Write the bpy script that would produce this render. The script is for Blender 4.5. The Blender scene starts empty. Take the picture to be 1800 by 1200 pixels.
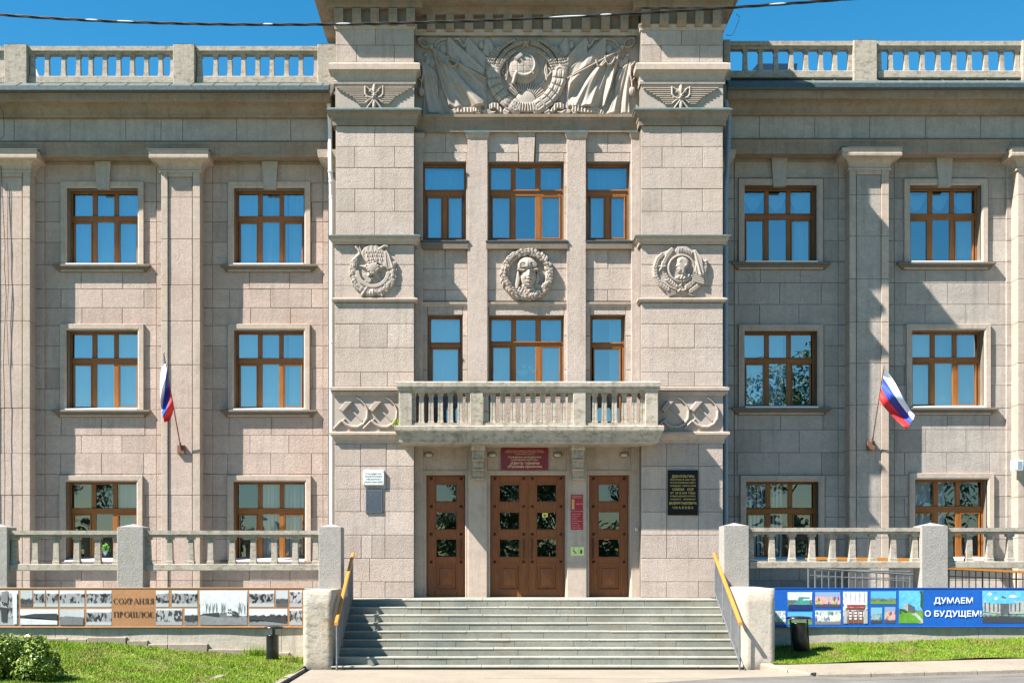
import bpy, math, random
import numpy as np
from mathutils import Vector, Matrix, Euler
random.seed(7); rng = np.random.default_rng(7)
SC = bpy.context.scene; COL = SC.collection
R = math.radians
# ---------------------------------------------------------------- camera, sky, sun, exposure
D = 27.0; F = 2295.0; VX = 850.0; VY = 990.0; EYE = 1.9      # the photograph's geometry (1800 px wide)
cam = bpy.data.cameras.new('camera'); camo = bpy.data.objects.new('camera', cam); COL.objects.link(camo)
camo.location = (0, -D, EYE); camo.rotation_euler = (R(90), 0, 0)
cam.sensor_width = 36; cam.lens = 36*F/1800; cam.shift_x = (900-VX)/1800; cam.shift_y = (VY-600)/1800
cam.clip_start = .1; cam.clip_end = 3000; SC.camera = camo
SUN_A, SUN_E = R(64.3), R(48.4)
world = bpy.data.worlds.new('World'); SC.world = world; world.use_nodes = True
wn = world.node_tree; wb = wn.nodes['Background']
sky = wn.nodes.new('ShaderNodeTexSky'); sky.sky_type = 'NISHITA'; sky.sun_disc = False
sky.sun_elevation = SUN_E; sky.sun_rotation = R(180)+SUN_A; sky.air_density = 1.0; sky.dust_density = 0.0; sky.ozone_density = 2.2
hs = wn.nodes.new('ShaderNodeHueSaturation'); hs.inputs['Saturation'].default_value = 1.42; hs.inputs['Hue'].default_value = .488
wn.links.new(sky.outputs[0], hs.inputs['Color']); wn.links.new(hs.outputs[0], wb.inputs['Color']); wb.inputs['Strength'].default_value = .062
sun = bpy.data.lights.new('sun', 'SUN'); sun.energy = 5; sun.angle = R(.5); sun.color = (1, .955, .90)
suno = bpy.data.objects.new('sun', sun); COL.objects.link(suno)
to_sun = Vector((-math.sin(SUN_A)*math.cos(SUN_E), -math.cos(SUN_A)*math.cos(SUN_E), math.sin(SUN_E)))
suno.rotation_euler = to_sun.to_track_quat('Z', 'Y').to_euler(); suno.location = (-20, -20, 30)
vs = SC.view_settings; vs.view_transform = 'Standard'; vs.look = 'None'; vs.gamma = 1; vs.exposure = 1.54; vs.use_curve_mapping = False
SC.cycles.max_bounces = 8; SC.cycles.transparent_max_bounces = 12

# ---------------------------------------------------------------- helpers
def wx(px, Y): return (px-VX)*(D+Y)/F
def wz(py, Y): return EYE+(VY-py)*(D+Y)/F
def W(px, py, Y): return (wx(px, Y), Y, wz(py, Y))
WORLD = {}
def setp(o, parent):
    o.parent = parent
def tag(o, label=None, cat=None, group=None, kind=None):
    for k, v in (('label', label), ('category', cat), ('group', group), ('kind', kind)):
        if v: o[k] = v
    return o
def empty(name, loc, label=None, cat=None, group=None):
    o = bpy.data.objects.new(name, None); COL.objects.link(o); o.location = loc; o.empty_display_size = .2
    WORLD[o.name] = Vector(loc); return tag(o, label, cat, group)
def link(name, me, mat, parent=None, origin=None, kind=None, smooth=False):
    """me holds world coordinates; the object is put at origin (its base) and the mesh shifted to it"""
    n = len(me.vertices); co = np.empty(n*3, np.float32); me.vertices.foreach_get('co', co); co = co.reshape(-1, 3)
    if origin is None:
        if parent is not None: origin = WORLD[parent.name]
        elif n: mn, mx = co.min(0), co.max(0); origin = Vector(((mn[0]+mx[0])/2, (mn[1]+mx[1])/2, mn[2]))
        else: origin = Vector((0, 0, 0))
    origin = Vector(origin); co -= np.array(origin, np.float32); me.vertices.foreach_set('co', co.ravel())
    for m in (mat if isinstance(mat, (list, tuple)) else [mat]): me.materials.append(m)
    if smooth: me.polygons.foreach_set('use_smooth', [True]*len(me.polygons))
    me.update()
    o = bpy.data.objects.new(name, me); COL.objects.link(o); WORLD[o.name] = origin
    if parent is not None: o.parent = parent; o.location = origin-WORLD[parent.name]
    else: o.location = origin
    if kind: o['kind'] = kind
    return o
def dup(o, delta, parent=None):
    c = o.copy(); COL.objects.link(c); c.location = o.location+Vector(delta)
    WORLD[c.name] = WORLD[o.name]+Vector(delta)
    if parent is not None: c.parent = parent; c.location = WORLD[c.name]-WORLD[parent.name]
    return c
class MB:
    def __init__(s): s.v = []; s.f = []; s.m = []
    def add(s, vs, fs, mi=0):
        b = len(s.v); s.v += [tuple(map(float, p)) for p in vs]; s.f += [tuple(b+i for i in f) for f in fs]; s.m += [mi]*len(fs); return s
    def box(s, x0, x1, y0, y1, z0, z1, mi=0):
        return s.add([(x0,y0,z0),(x1,y0,z0),(x1,y1,z0),(x0,y1,z0),(x0,y0,z1),(x1,y0,z1),(x1,y1,z1),(x0,y1,z1)],
              [(0,1,5,4),(1,2,6,5),(2,3,7,6),(3,0,4,7),(4,5,6,7),(3,2,1,0)], mi)
    def chbox(s, x0, x1, y0, y1, z0, z1, c=.008, mi=0):
        """box whose front (-Y) edges are chamfered"""
        c = min(c, (x1-x0)*.3, (z1-z0)*.3, (y1-y0)*.9)
        return s.add([(x0,y1,z0),(x1,y1,z0),(x1,y1,z1),(x0,y1,z1),(x0,y0+c,z0),(x1,y0+c,z0),(x1,y0+c,z1),(x0,y0+c,z1),
                      (x0+c,y0,z0+c),(x1-c,y0,z0+c),(x1-c,y0,z1-c),(x0+c,y0,z1-c)],
              [(8,9,10,11),(4,5,9,8),(5,6,10,9),(6,7,11,10),(7,4,8,11),(0,1,5,4),(1,2,6,5),(2,3,7,6),(3,0,4,7),(3,2,1,0)], mi)
    def pbox(s, p0, p1, q0, q1, Yf, Yb, c=0, mi=0):
        """front face given in photograph px at depth Yf, extruded back to Yb"""
        a = (wx(p0,Yf), wx(p1,Yf), Yf, Yb, wz(q1,Yf), wz(q0,Yf))
        return s.chbox(*a, c=c, mi=mi) if c else s.box(*a, mi=mi)
    def loft(s, rings, close=True, caps=True, mi=0):
        n = len(rings[0]); b = len(s.v)
        for r in rings: s.v += [tuple(map(float, p)) for p in r]
        for i in range(len(rings)-1):
            for j in range(n if close else n-1):
                k = (j+1) % n; s.f.append((b+i*n+j, b+i*n+k, b+(i+1)*n+k, b+(i+1)*n+j)); s.m.append(mi)
        if caps and close:
            s.f.append(tuple(b+j for j in reversed(range(n)))); s.f.append(tuple(b+(len(rings)-1)*n+j for j in range(n))); s.m += [mi]*2
        return s
    def prism(s, pts, Yf, Yb, mi=0):
        """polygon in world (X,Z) pairs extruded from Yf to Yb"""
        n = len(pts); return s.add([(x,Yf,z) for x,z in pts]+[(x,Yb,z) for x,z in pts],
              [tuple(range(n)), tuple(reversed(range(n,2*n)))]+[((i+1)%n,i,n+i,n+(i+1)%n) for i in range(n)], mi)
    def tube(s, pts, r, n=8, mi=0, caps=True):
        pts = [Vector(p) for p in pts]; rings = []
        for i, p in enumerate(pts):
            t = (pts[min(i+1,len(pts)-1)]-pts[max(i-1,0)]).normalized()
            a = t.cross(Vector((0,0,1))) if abs(t.z) < .95 else t.cross(Vector((0,1,0))); a.normalize(); b = t.cross(a)
            rr = r[i] if isinstance(r, (list, tuple)) else r
            rings.append([p+a*rr*math.cos(2*math.pi*k/n)+b*rr*math.sin(2*math.pi*k/n) for k in range(n)])
        return s.loft(rings, mi=mi, caps=caps)
    def lathe(s, prof, cx, cy, n=16, mi=0):
        return s.loft([[(cx+r*math.cos(2*math.pi*k/n), cy+r*math.sin(2*math.pi*k/n), z) for k in range(n)] for r, z in prof], mi=mi)
    def mould(s, X0, X1, prof, mi=0):
        """closed (Y,Z) profile extruded along X"""
        n = len(prof); return s.add([(X0,y,z) for y,z in prof]+[(X1,y,z) for y,z in prof],
              [tuple(reversed(range(n))), tuple(range(n,2*n))]+[(i,(i+1)%n,n+(i+1)%n,n+i) for i in range(n)], mi)
    def wrap(s, x0, x1, Yf, Yb, prof, mi=0, left=True, right=True):
        """moulding round the front and both ends of a block; prof = (projection, Z) from bottom to top"""
        rows = []
        for d, z in prof:
            l = d if left else 0; r = d if right else 0
            rows.append([(x0-l,Yb,z),(x0-l,Yf-d,z),(x1+r,Yf-d,z),(x1+r,Yb,z)])
        return s.loft(rows, close=True, caps=True, mi=mi)
    def ring(s, x0, x1, z0, z1, prof, mi=0):
        """rectangular frame: prof = (outward offset, Y)"""
        rows = [[(x0-o,y,z0-o),(x1+o,y,z0-o),(x1+o,y,z1+o),(x0-o,y,z1+o)] for o, y in prof]
        return s.loft(rows, close=True, caps=False, mi=mi)
    def mesh(s, name='m'):
        me = bpy.data.meshes.new(name); me.from_pydata(s.v, [], s.f)
        if any(s.m): me.polygons.foreach_set('material_index', s.m)
        me.update(); return me
    def build(s, name, mat, parent=None, origin=None, kind=None, smooth=False):
        return link(name, s.mesh(name), mat, parent, origin, kind, smooth)

# ---------------------------------------------------------------- materials
def mat(name):
    m = bpy.data.materials.new(name); m.use_nodes = True; nt = m.node_tree
    return m, nt, nt.nodes['Principled BSDF']
class N:
    def __init__(s, nt): s.nt = nt
    def n(s, t, **kw):
        nd = s.nt.nodes.new('ShaderNode'+t)
        for k, v in kw.items():
            if hasattr(nd, k): setattr(nd, k, v)
            else: nd.inputs[k.replace('_', ' ')].default_value = v
        return nd
    def l(s, a, b): s.nt.links.new(a, b)
    def pos(s, scale=(1,1,1)):
        g = s.n('NewGeometry'); m = s.n('VectorMath', operation='MULTIPLY'); m.inputs[1].default_value = scale; s.l(g.outputs['Position'], m.inputs[0]); return m.outputs[0]
    def noise(s, vec, scale, detail=3, rough=.55):
        t = s.n('TexNoise'); t.inputs['Scale'].default_value = scale; t.inputs['Detail'].default_value = detail; t.inputs['Roughness'].default_value = rough
        s.l(vec, t.inputs['Vector']); return t.outputs['Fac']
    def mr(s, v, a, b, c, d):
        t = s.n('MapRange'); t.clamp = True
        for i, x in enumerate((a,b,c,d)): t.inputs[1+i].default_value = x
        s.l(v, t.inputs[0]); return t.outputs[0]
    def mix(s, f, a, b, mode='MIX'):
        t = s.n('Mix'); t.data_type = 'RGBA'; t.blend_type = mode
        for sk, v in ((t.inputs[0], f), (t.inputs[6], a), (t.inputs[7], b)):
            if hasattr(v, 'links'): s.l(v, sk)
            elif isinstance(v, (int, float)): sk.default_value = v
            else: sk.default_value = (*v, 1)
        return t.outputs[2]
    def math(s, op, a, b=0):
        t = s.n('Math', operation=op)
        for i, v in enumerate((a, b)):
            if hasattr(v, 'links'): s.l(v, t.inputs[i])
            else: t.inputs[i].default_value = v
        return t.outputs[0]
    def bump(s, h, strength, dist, bsdf, prev=None):
        t = s.n('Bump'); t.inputs['Strength'].default_value = strength; t.inputs['Distance'].default_value = dist
        s.l(h, t.inputs['Height'])
        if prev: s.l(prev, t.inputs['Normal'])
        s.l(t.outputs[0], bsdf.inputs['Normal']); return t.outputs[0]
def stone(name, c1, c2, island=.12, rough=(.6,.012), scale=38, streak=0., lichen=0., lichen_col=(.06,.055,.04), stain=(.3,.22,.14), stain_amt=0.):
    m, nt, b = mat(name); q = N(nt); p = q.pos(); g = q.n('NewGeometry')
    big = q.mr(q.noise(p, .9, 4), .35, .65, 0, 1)
    col = q.mix(big, c1, c2)
    mid = q.mr(q.noise(p, 9, 5, .65), .3, .7, .91, 1.07)
    def mulv(col, v):
        cc = q.n('CombineColor'); [q.l(v, cc.inputs[i]) for i in range(3)]; return q.mix(1., col, cc.outputs[0], 'MULTIPLY')
    col = mulv(col, mid)
    col = mulv(col, q.mr(q.noise(p, 48, 3, .7), .32, .68, .82, 1.14))
    if island: col = mulv(col, q.mr(g.outputs['Random Per Island'], 0, 1, 1-island, 1+island*.6))
    if stain_amt: col = q.mix(q.mr(q.noise(q.pos((1.2,1.2,2.5)), 1.1, 5, .7), .48, .72, 0, stain_amt), col, stain)
    if streak: col = q.mix(q.mr(q.noise(q.pos((7,7,.5)), 1., 5, .7), .5, .75, 0, streak), col, (.09,.085,.08))
    if lichen:
        f = q.mr(q.noise(q.pos((3,3,6)), 2.2, 6, .72), .5, .64, 0, lichen); col = q.mix(f, col, lichen_col)
    q.l(col, b.inputs['Base Color']); b.inputs['Roughness'].default_value = .92; b.inputs['Specular IOR Level'].default_value = .15
    n1 = q.bump(q.noise(p, scale, 4, .7), rough[0], rough[1], b)
    q.bump(q.noise(p, scale*.35, 3, .6), rough[0]*.35, rough[1]*1.2, b, n1)
    return m
M = {}
M['block'] = stone('granulated_stone_plaster', (.45,.362,.300), (.485,.403,.345), .15, (1,.014), 42, streak=.3, stain=(.24,.205,.17), stain_amt=.3)
M['block_pink'] = stone('pinkish_stone_plaster', (.455,.346,.286), (.475,.38,.32), .15, (.9,.013), 42, streak=.3, stain=(.27,.20,.16), stain_amt=.3)
M['block_grey'] = stone('greyish_stone_plaster', (.39,.342,.298), (.43,.382,.332), .2, (.9,.013), 42, streak=.35, stain=(.20,.18,.16), stain_amt=.4)
M['smooth'] = stone('smooth_cast_stone', (.46,.366,.292), (.43,.356,.294), .06, (.4,.006), 45, streak=.3, stain=(.27,.2,.14), stain_amt=.35)
M['cornice'] = stone('weathered_cornice_stone', (.31,.24,.185), (.255,.215,.17), .03, (.4,.008), 40, streak=.55, stain=(.23,.145,.08), stain_amt=.7)
M['dirty'] = stone('lichened_cast_stone', (.40,.35,.285), (.36,.32,.265), .05, (.5,.01), 40, streak=.35, lichen=.5, lichen_col=(.10,.08,.055), stain=(.35,.27,.18), stain_amt=.25)
M['balcony'] = stone('stained_balcony_concrete', (.44,.38,.31), (.39,.34,.27), .03, (.5,.01), 40, streak=.6, lichen=.6, lichen_col=(.13,.12,.07), stain=(.5,.46,.38), stain_amt=.3)
M['relief'] = stone('carved_stone', (.41,.345,.29), (.36,.305,.26), 0, (.25,.004), 60, streak=.1)
M['sill'] = stone('grimy_sill_stone', (.21,.165,.125), (.17,.14,.11), .05, (.4,.008), 40, streak=.4)
M['joint'] = stone('joint_mortar', (.17,.14,.115), (.22,.185,.15), 0, (.3,.01), 40)
M['pier'] = stone('flaking_limewashed_plaster', (.52,.47,.38), (.38,.34,.28), 0, (.6,.014), 16, lichen=.85, lichen_col=(.22,.195,.15), stain=(.42,.30,.16), stain_amt=.7)
M['plinth'] = stone('whitewashed_plinth', (.50,.44,.36), (.41,.365,.30), .03, (.5,.012), 16, streak=.3, lichen=.25, lichen_col=(.2,.18,.15), stain=(.45,.34,.2), stain_amt=.35)
M['terrace_post'] = stone('pebbledash_grey_stone', (.33,.305,.275), (.30,.28,.25), .04, (.9,.012), 34, streak=.1)
M['slab'] = stone('grey_green_step_slab', (.185,.195,.165), (.28,.275,.225), .36, (.4,.008), 30, stain=(.16,.09,.04), stain_amt=.5, streak=.2)
M['tread'] = stone('worn_step_tread', (.26,.26,.22), (.35,.34,.285), .2, (.4,.008), 30)
M['pave'] = stone('pale_asphalt_pavement', (.31,.262,.20), (.26,.222,.175), .02, (.6,.012), 30, lichen=.15, lichen_col=(.3,.26,.2))
M['road'] = stone('worn_asphalt_road', (.14,.13,.115), (.19,.175,.155), 0, (.6,.01), 50)
M['kerb'] = stone('kerb_concrete', (.33,.28,.215), (.26,.22,.17), .1, (.5,.01), 30, lichen=.3, lichen_col=(.12,.10,.07))
M['soil'] = stone('lawn_soil', (.13,.13,.035), (.10,.15,.02), 0, (.8,.03), 12)
def plain(name, col, rough=.5, metal=0., spec=.5, bump=0, var=.0):
    m, nt, b = mat(name); b.inputs['Roughness'].default_value = rough; b.inputs['Metallic'].default_value = metal; b.inputs['Specular IOR Level'].default_value = spec
    if var:
        q = N(nt); c = q.mix(q.mr(q.noise(q.pos(), 14, 5, .7), .3, .7, 0, 1), tuple(x*(1-var) for x in col), tuple(min(1, x*(1+var)) for x in col)); q.l(c, b.inputs['Base Color'])
        if bump: q.bump(q.noise(q.pos(), 40, 3), bump, .004, b)
    else: b.inputs['Base Color'].default_value = (*col, 1)
    return m
def wood(name, c1, c2, rough=.35, wear=0.):
    m, nt, b = mat(name); q = N(nt)
    col = q.mix(q.mr(q.noise(q.pos((14,14,1.2)), 3, 5, .6), .3, .7, 0, 1), c1, c2)
    if wear: col = q.mix(q.mr(q.noise(q.pos((8,8,4)), 3, 5, .7), .62, .72, 0, wear), col, (.38,.30,.2))
    q.l(col, b.inputs['Base Color']); b.inputs['Roughness'].default_value = rough; b.inputs['Specular IOR Level'].default_value = .35
    q.bump(q.noise(q.pos((14,14,1.2)), 6, 4), .3, .003, b); return m
M['wood'] = wood('varnished_window_wood', (.30,.115,.024), (.20,.068,.014), .38, .2)
M['door'] = wood('varnished_door_wood', (.27,.09,.023), (.165,.048,.013), .36)
M['rail'] = wood('orange_handrail_wood', (.56,.25,.045), (.44,.17,.03), .4)
M['dark_wood'] = plain('dark_stud_wood', (.035,.015,.008), .4)
M['metal'] = plain('grey_painted_steel', (.17,.18,.19), .45, .3, var=.2)
M['black'] = plain('black_painted_metal', (.012,.013,.015), .28, 0, var=.3)
M['zinc'] = plain('dark_zinc_gutter', (.06,.075,.08), .5, .2, var=.35, bump=.3)
M['green_flash'] = plain('green_copper_flashing', (.10,.13,.12), .6, .2, var=.35, bump=.3)
M['white_paint'] = plain('white_painted_metal', (.72,.74,.75), .4, var=.06)
M['blue_pipe'] = plain('blue_grey_pipe', (.22,.29,.36), .4, .1, var=.15)
M['rust'] = plain('rusty_steel', (.16,.07,.04), .7, var=.4)
M['cable'] = plain('black_cable', (.01,.01,.01), .5)
M['cable_w'] = plain('pale_cable_sheath', (.6,.62,.65), .4)
M['curtain'] = None
m, nt, b = mat('sheer_curtain_fabric'); b.inputs['Base Color'].default_value = (.75,.77,.8,1); b.inputs['Roughness'].default_value = .9; M['curtain'] = m
M['blind'] = plain('vertical_blind_fabric', (.80,.82,.84), .8)
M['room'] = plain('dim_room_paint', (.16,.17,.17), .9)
M['lampglass'] = plain('opal_lamp_glass', (.45,.44,.36), .25)
# window glass: reflects the sky, its blue deepened by a tint in the gloss, lets the curtains behind show
def glass(name, refl, tint):
    m, nt, b = mat(name); q = N(nt); nt.nodes.remove(b); out = nt.nodes['Material Output']
    gl = q.n('BsdfGlossy'); gl.inputs['Roughness'].default_value = .0; gl.inputs['Color'].default_value = (.78,.95,1,1)
    tr = q.n('BsdfTransparent'); tr.inputs['Color'].default_value = (*tint, 1)
    mx = q.n('MixShader'); lw = q.n('LayerWeight'); lw.inputs['Blend'].default_value = .3
    q.l(q.mr(lw.outputs['Fresnel'], 0, .6, refl, 1), mx.inputs[0]); q.l(tr.outputs[0], mx.inputs[1]); q.l(gl.outputs[0], mx.inputs[2]); q.l(mx.outputs[0], out.inputs['Surface'])
    bp = q.n('Bump'); bp.inputs['Strength'].default_value = .14; bp.inputs['Distance'].default_value = .01
    q.l(q.noise(q.pos(), 1.6, 1), bp.inputs['Height']); q.l(bp.outputs[0], gl.inputs['Normal']); return m
M['glass'] = glass('sky_tinted_window_glass', .33, (.50,.70,.82))
M['glass_clear'] = glass('plain_window_glass', .09, (.78,.82,.84)); M['glass_door'] = glass('dark_door_glass', .07, (.5,.55,.58))
# ---------------------------------------------------------------- ground, pavement, road, lawns
def sstep(x, a, b):
    t = min(1, max(0, (x-a)/(b-a))); return t*t*(3-2*t)
def grid(name, xs, ys, zf, mat, kind='structure', inside=None, smooth=True):
    mb = MB(); nx = len(xs); mb.v = [(x, y, zf(x, y)) for y in ys for x in xs]
    for j in range(len(ys)-1):
        for i in range(nx-1):
            if inside is None or inside((xs[i]+xs[i+1])/2, (ys[j]+ys[j+1])/2):
                mb.f.append((j*nx+i, j*nx+i+1, (j+1)*nx+i+1, (j+1)*nx+i)); mb.m.append(0)
    return mb.build(name, mat, None, (0,0,0), kind, smooth)
far = [-1500,-400,-120,-60,-40]
grid('ground', far+[-20,0,20]+[-v for v in reversed(far)], far+[-20,0,20]+[-v for v in reversed(far)], lambda x,y: -.14, M['soil'])
LAND = wz(1050, 0)                                        # landing level
def road_edge(x):                                         # Y of the near side of the pavement
    if x < 0: return -7.7
    if x < 2.5: return -7.7+(1.46/2.5)*x
    if x < 4.27: return -6.24+(x-2.5)*.588
    if x < 5.6: return -5.2+(x-4.27)*.30
    return -4.8
def road_z(x, y):
    z = -.003-.042*sstep(x, 5.3, 6.3)
    if x > 5.7: z += .026*min(x-5.7, 8)
    return z
xs = sorted(set([-60,-30,-14]+[round(-8+.35*i, 3) for i in range(60)]+[16,25,60,2.5,4.27,5.6]))
mb = MB(); nx = len(xs)
for k in range(7):
    for x in xs:
        y = road_edge(x)+(-26-road_edge(x))*(k/6)**1.6; mb.v.append((x, y, road_z(x, y)-.004*k*0))
for k in range(6):
    for i in range(nx-1): mb.f.append((k*nx+i, (k+1)*nx+i, (k+1)*nx+i+1, k*nx+i+1)); mb.m.append(0)
mb.build('road', M['road'], None, (0,0,0), 'structure')
mb = MB()                                                 # apron before the steps
for i in range(nx-1):
    a, b2 = xs[i], xs[i+1]
    if a < -3.3 or b2 > 5.62: continue
    mb.add([(a, road_edge(a), -.001), (b2, road_edge(b2), -.001), (b2, -3.4, 0), (a, -3.4, 0), (a, road_edge(a), -.1), (b2, road_edge(b2), -.1)], [(0,1,2,3), (0,4,5,1)])
mb.build('pavement', M['pave'], None, (0,0,0), 'structure')
# raised pavement with kerb on the right
def rz(x, y): return .034+.026*min(max(x-5.7, -.3), 9)+.085*(y+4.7)
mb = MB(); xr = [5.05+.35*i for i in range(32)]+[20, 40]
for i in range(len(xr)-1):
    a, b2 = xr[i], xr[i+1]
    def ed(x): return -3.62-(x-5.05)*1.75 if x < 5.68 else -4.72
    mb.add([(a, ed(a), rz(a, ed(a))), (b2, ed(b2), rz(b2, ed(b2))), (b2, -3.2, rz(b2, -3.2)), (a, -3.2, rz(a, -3.2))], [(0,1,2,3)])
mb.build('pavement', M['pave'], None, (0,0,0), 'structure')
mb = MB(); pts = [(5.05,-3.62),(5.4,-4.22),(5.68,-4.68)]+[(5.68+.9*i,-4.72) for i in range(1, 14)]
for (ax, ay), (bx, by) in zip(pts[:-1], pts[1:]):
    d = Vector((bx-ax, by-ay, 0)); L = d.length; d.normalize(); nrm = Vector((d.y, -d.x, 0)); g_ = .006
    A = Vector((ax, ay, 0))+d*g_; B = Vector((bx, by, 0))-d*g_
    za, zb = rz(ax, ay)+.006, rz(bx, by)+.006
    out = nrm*.13
    mb = MB(); mb.loft([[A+Vector((0,0,-.1)), A+out+Vector((0,0,-.1)), A+out+Vector((0,0,za-.03)), A+out*.8+Vector((0,0,za)), A+Vector((0,0,za))],
                        [B+Vector((0,0,-.1)), B+out+Vector((0,0,-.1)), B+out+Vector((0,0,zb-.03)), B+out*.8+Vector((0,0,zb)), B+Vector((0,0,zb))]])
    mb.build('kerb', M['kerb'], None, None, 'structure')
def lawn_l(x, y):
    h = .05+.32*min(1.4, max(0, (-3.4-x)/4.8)); t = sstep(-y, 1.9, 6.8)
    return .035+h*(1-t)+.03*math.sin(x*1.7+y)*math.cos(y*1.3)*min(1, max(0, (-3.3-x)))
def lawn_r(x, y):
    w = .335+.165*(x-6.0)/4.9; k = rz(x, -3.75)+.02; t = min(1, max(0, (-1.9-y)/1.85)); return w*(1-t)+k*t+.015*math.sin(x*3)
grid('lawn_soil', [-14+.45*i for i in range(25)], [-8+.36*i for i in range(18)], lawn_l, M['soil'])
grid('lawn_soil', [5.15+.4*i for i in range(30)], [-3.78+.2*i for i in range(10)]+[-1.8], lawn_r, M['soil'])
# edging between the lawn and the pavement
for X, y0, y1, h in ((-3.22, -3.9, -4.75, .07), (-3.22, -4.77, -5.6, .07), (-3.24, -5.62, -7.2, .06), (-4.3, -4.9, -5.9, .05), (-4.31, -5.92, -7.3, .05)):
    MB().chbox(X-.06, X+.06, y1, y0, -.1, (lawn_l(X, (y0+y1)/2) if X < -4 else .0)+h-(.03 if X < -4 else .02), .02).build('kerb', M['kerb'], None, None, 'structure')
# grass
def grass(name, x0, x1, y0, y1, zf, n, seed, label, avoid=None):
    r = np.random.default_rng(seed); X = r.uniform(x0, x1, n*2); Y = r.uniform(y0, y1, n*2)
    pn = np.sin(X*2.1+1.3*np.sin(Y*2.7))*np.cos(Y*2.3+1.1*np.sin(X*1.7))+.5*np.sin(X*6.1+Y*5.3)
    keep = r.uniform(-1.2, 1.5, n*2) < pn+.9; X, Y, pn = X[keep][:n], Y[keep][:n], pn[keep][:n]; n = len(X)
    Z = np.array([zf(a, b) for a, b in zip(X, Y)]); a = r.uniform(0, 2*np.pi, n); h = r.uniform(.018, .05, n)*(1+.35*np.clip(pn, -1, 1.3)); w = r.uniform(.004, .008, n)
    lean = r.normal(0, .022, (n, 2)); co = np.empty((n, 3, 3), np.float32)
    co[:, 0] = np.c_[X-np.cos(a)*w, Y-np.sin(a)*w, Z-.004]; co[:, 1] = np.c_[X+np.cos(a)*w, Y+np.sin(a)*w, Z-.004]; co[:, 2] = np.c_[X+lean[:,0], Y+lean[:,1], Z+h]
    me = bpy.data.meshes.new(name); me.vertices.add(n*3); me.loops.add(n*3); me.polygons.add(n)
    me.vertices.foreach_set('co', co.ravel()); me.loops.foreach_set('vertex_index', np.arange(n*3, dtype=np.int32))
    me.polygons.foreach_set('loop_start', np.arange(0, n*3, 3, dtype=np.int32)); me.update(calc_edges=True)
    o = link(name, me, M['grass'], None, None, 'stuff'); return tag(o, label, 'grass')
m, nt, b = mat('lawn_grass'); q = N(nt); g = q.n('NewGeometry')
c = q.mix(g.outputs['Random Per Island'], (.09,.20,.006), (.27,.36,.025)); c = q.mix(q.mr(q.noise(q.pos((1,1,0)), 1.5, 5, .65), .46, .62, 0, .85), c, (.24,.22,.06)); c = q.mix(q.mr(q.noise(q.pos((1,1,0)), 3.1, 4, .6), .54, .64, 0, .7), c, (.04,.11,.006))
q.l(c, b.inputs['Base Color']); b.inputs['Roughness'].default_value = .6; b.inputs['Specular IOR Level'].default_value = .2
M['grass'] = m
grass('grass', -9.6, -3.27, -7.4, -1.95, lawn_l, 95000, 3, 'patchy green lawn sloping down in front of the black-and-white photo banner')
grass('grass', 5.2, 11.2, -3.78, -1.92, lawn_r, 48000, 4, 'strip of bright green lawn below the blue photo banner')

# ---------------------------------------------------------------- the building
B = empty('culture_house', (.95, .4, LAND), 'pale stone neoclassical culture house with carved reliefs, pilasters and a balcony over its wooden doors', 'building')
BX, BZ = B.location.x, B.location.z
YW, YS, YP = 2.10, 2.04, 1.68                  # wing wall, sub-pilaster, pilaster
YC, YQ = .40, .31                              # centre wall, centre pilasters
ZT = wz(148, YW)
blocks = []                                    # (area, px0, px1, py0, py1, Yf, Yb, mat)
def blk(p0, p1, q0, q1, Yf, Yb, m):
    if p1-p0 < 1.2 or q1-q0 < 1.2: return
    blocks.append(((p1-p0)*(q1-q0), p0, p1, q0, q1, Yf, Yb, m))
def sub_rect(r, o):
    a0, a1, b0, b1 = r; c0, c1, d0, d1 = o
    if c0 >= a1 or c1 <= a0 or d0 >= b1 or d1 <= b0: return [r]
    out = []
    if c0 > a0: out.append((a0, c0, b0, b1))
    if c1 < a1: out.append((c1, a1, b0, b1))
    m0, m1 = max(a0, c0), min(a1, c1)
    if d0 > b0: out.append((m0, m1, b0, d0))
    if d1 < b1: out.append((m0, m1, d1, b1))
    return out
def course(p0, p1, q0, q1, cuts, holes, Yf, Yb, m):
    xs_ = [p0]+[c for c in sorted(cuts) if p0+4 < c < p1-4]+[p1]
    for a, b_ in zip(xs_[:-1], xs_[1:]):
        rs = [(a, b_, q0, q1)]
        for h in holes: rs = [x for r_ in rs for x in sub_rect(r_, h)]
        for r_ in rs:
            if r_[1]-r_[0] > 2.2 and r_[3]-r_[2] > 2.2: blk(*r_, Yf, Yb, m)

core = MB()                                    # plain masonry behind the blocks
def wall_holes(mb, x0, x1, z0, z1, Yf, Yb, holes):
    """front face with real openings and their reveals"""
    xs_ = sorted({x0, x1}|{h[i] for h in holes for i in (0, 1) if x0 < h[i] < x1}); zs = sorted({z0, z1}|{h[i] for h in holes for i in (2, 3) if z0 < h[i] < z1})
    for a, b_ in zip(xs_[:-1], xs_[1:]):
        for c_, d_ in zip(zs[:-1], zs[1:]):
            mx_, mz_ = (a+b_)/2, (c_+d_)/2
            if any(h[0] < mx_ < h[1] and h[2] < mz_ < h[3] for h in holes): continue
            mb.add([(a,Yf,c_),(b_,Yf,c_),(b_,Yf,d_),(a,Yf,d_)], [(0,1,2,3)])
    for h in holes:
        a, b_, c_, d_ = h; mb.add([(a,Yf,c_),(b_,Yf,c_),(b_,Yf,d_),(a,Yf,d_),(a,Yb,c_),(b_,Yb,c_),(b_,Yb,d_),(a,Yb,d_)], [(0,4,5,1),(1,5,6,2),(2,6,7,3),(3,7,4,0)])
rooms = MB()
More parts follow.
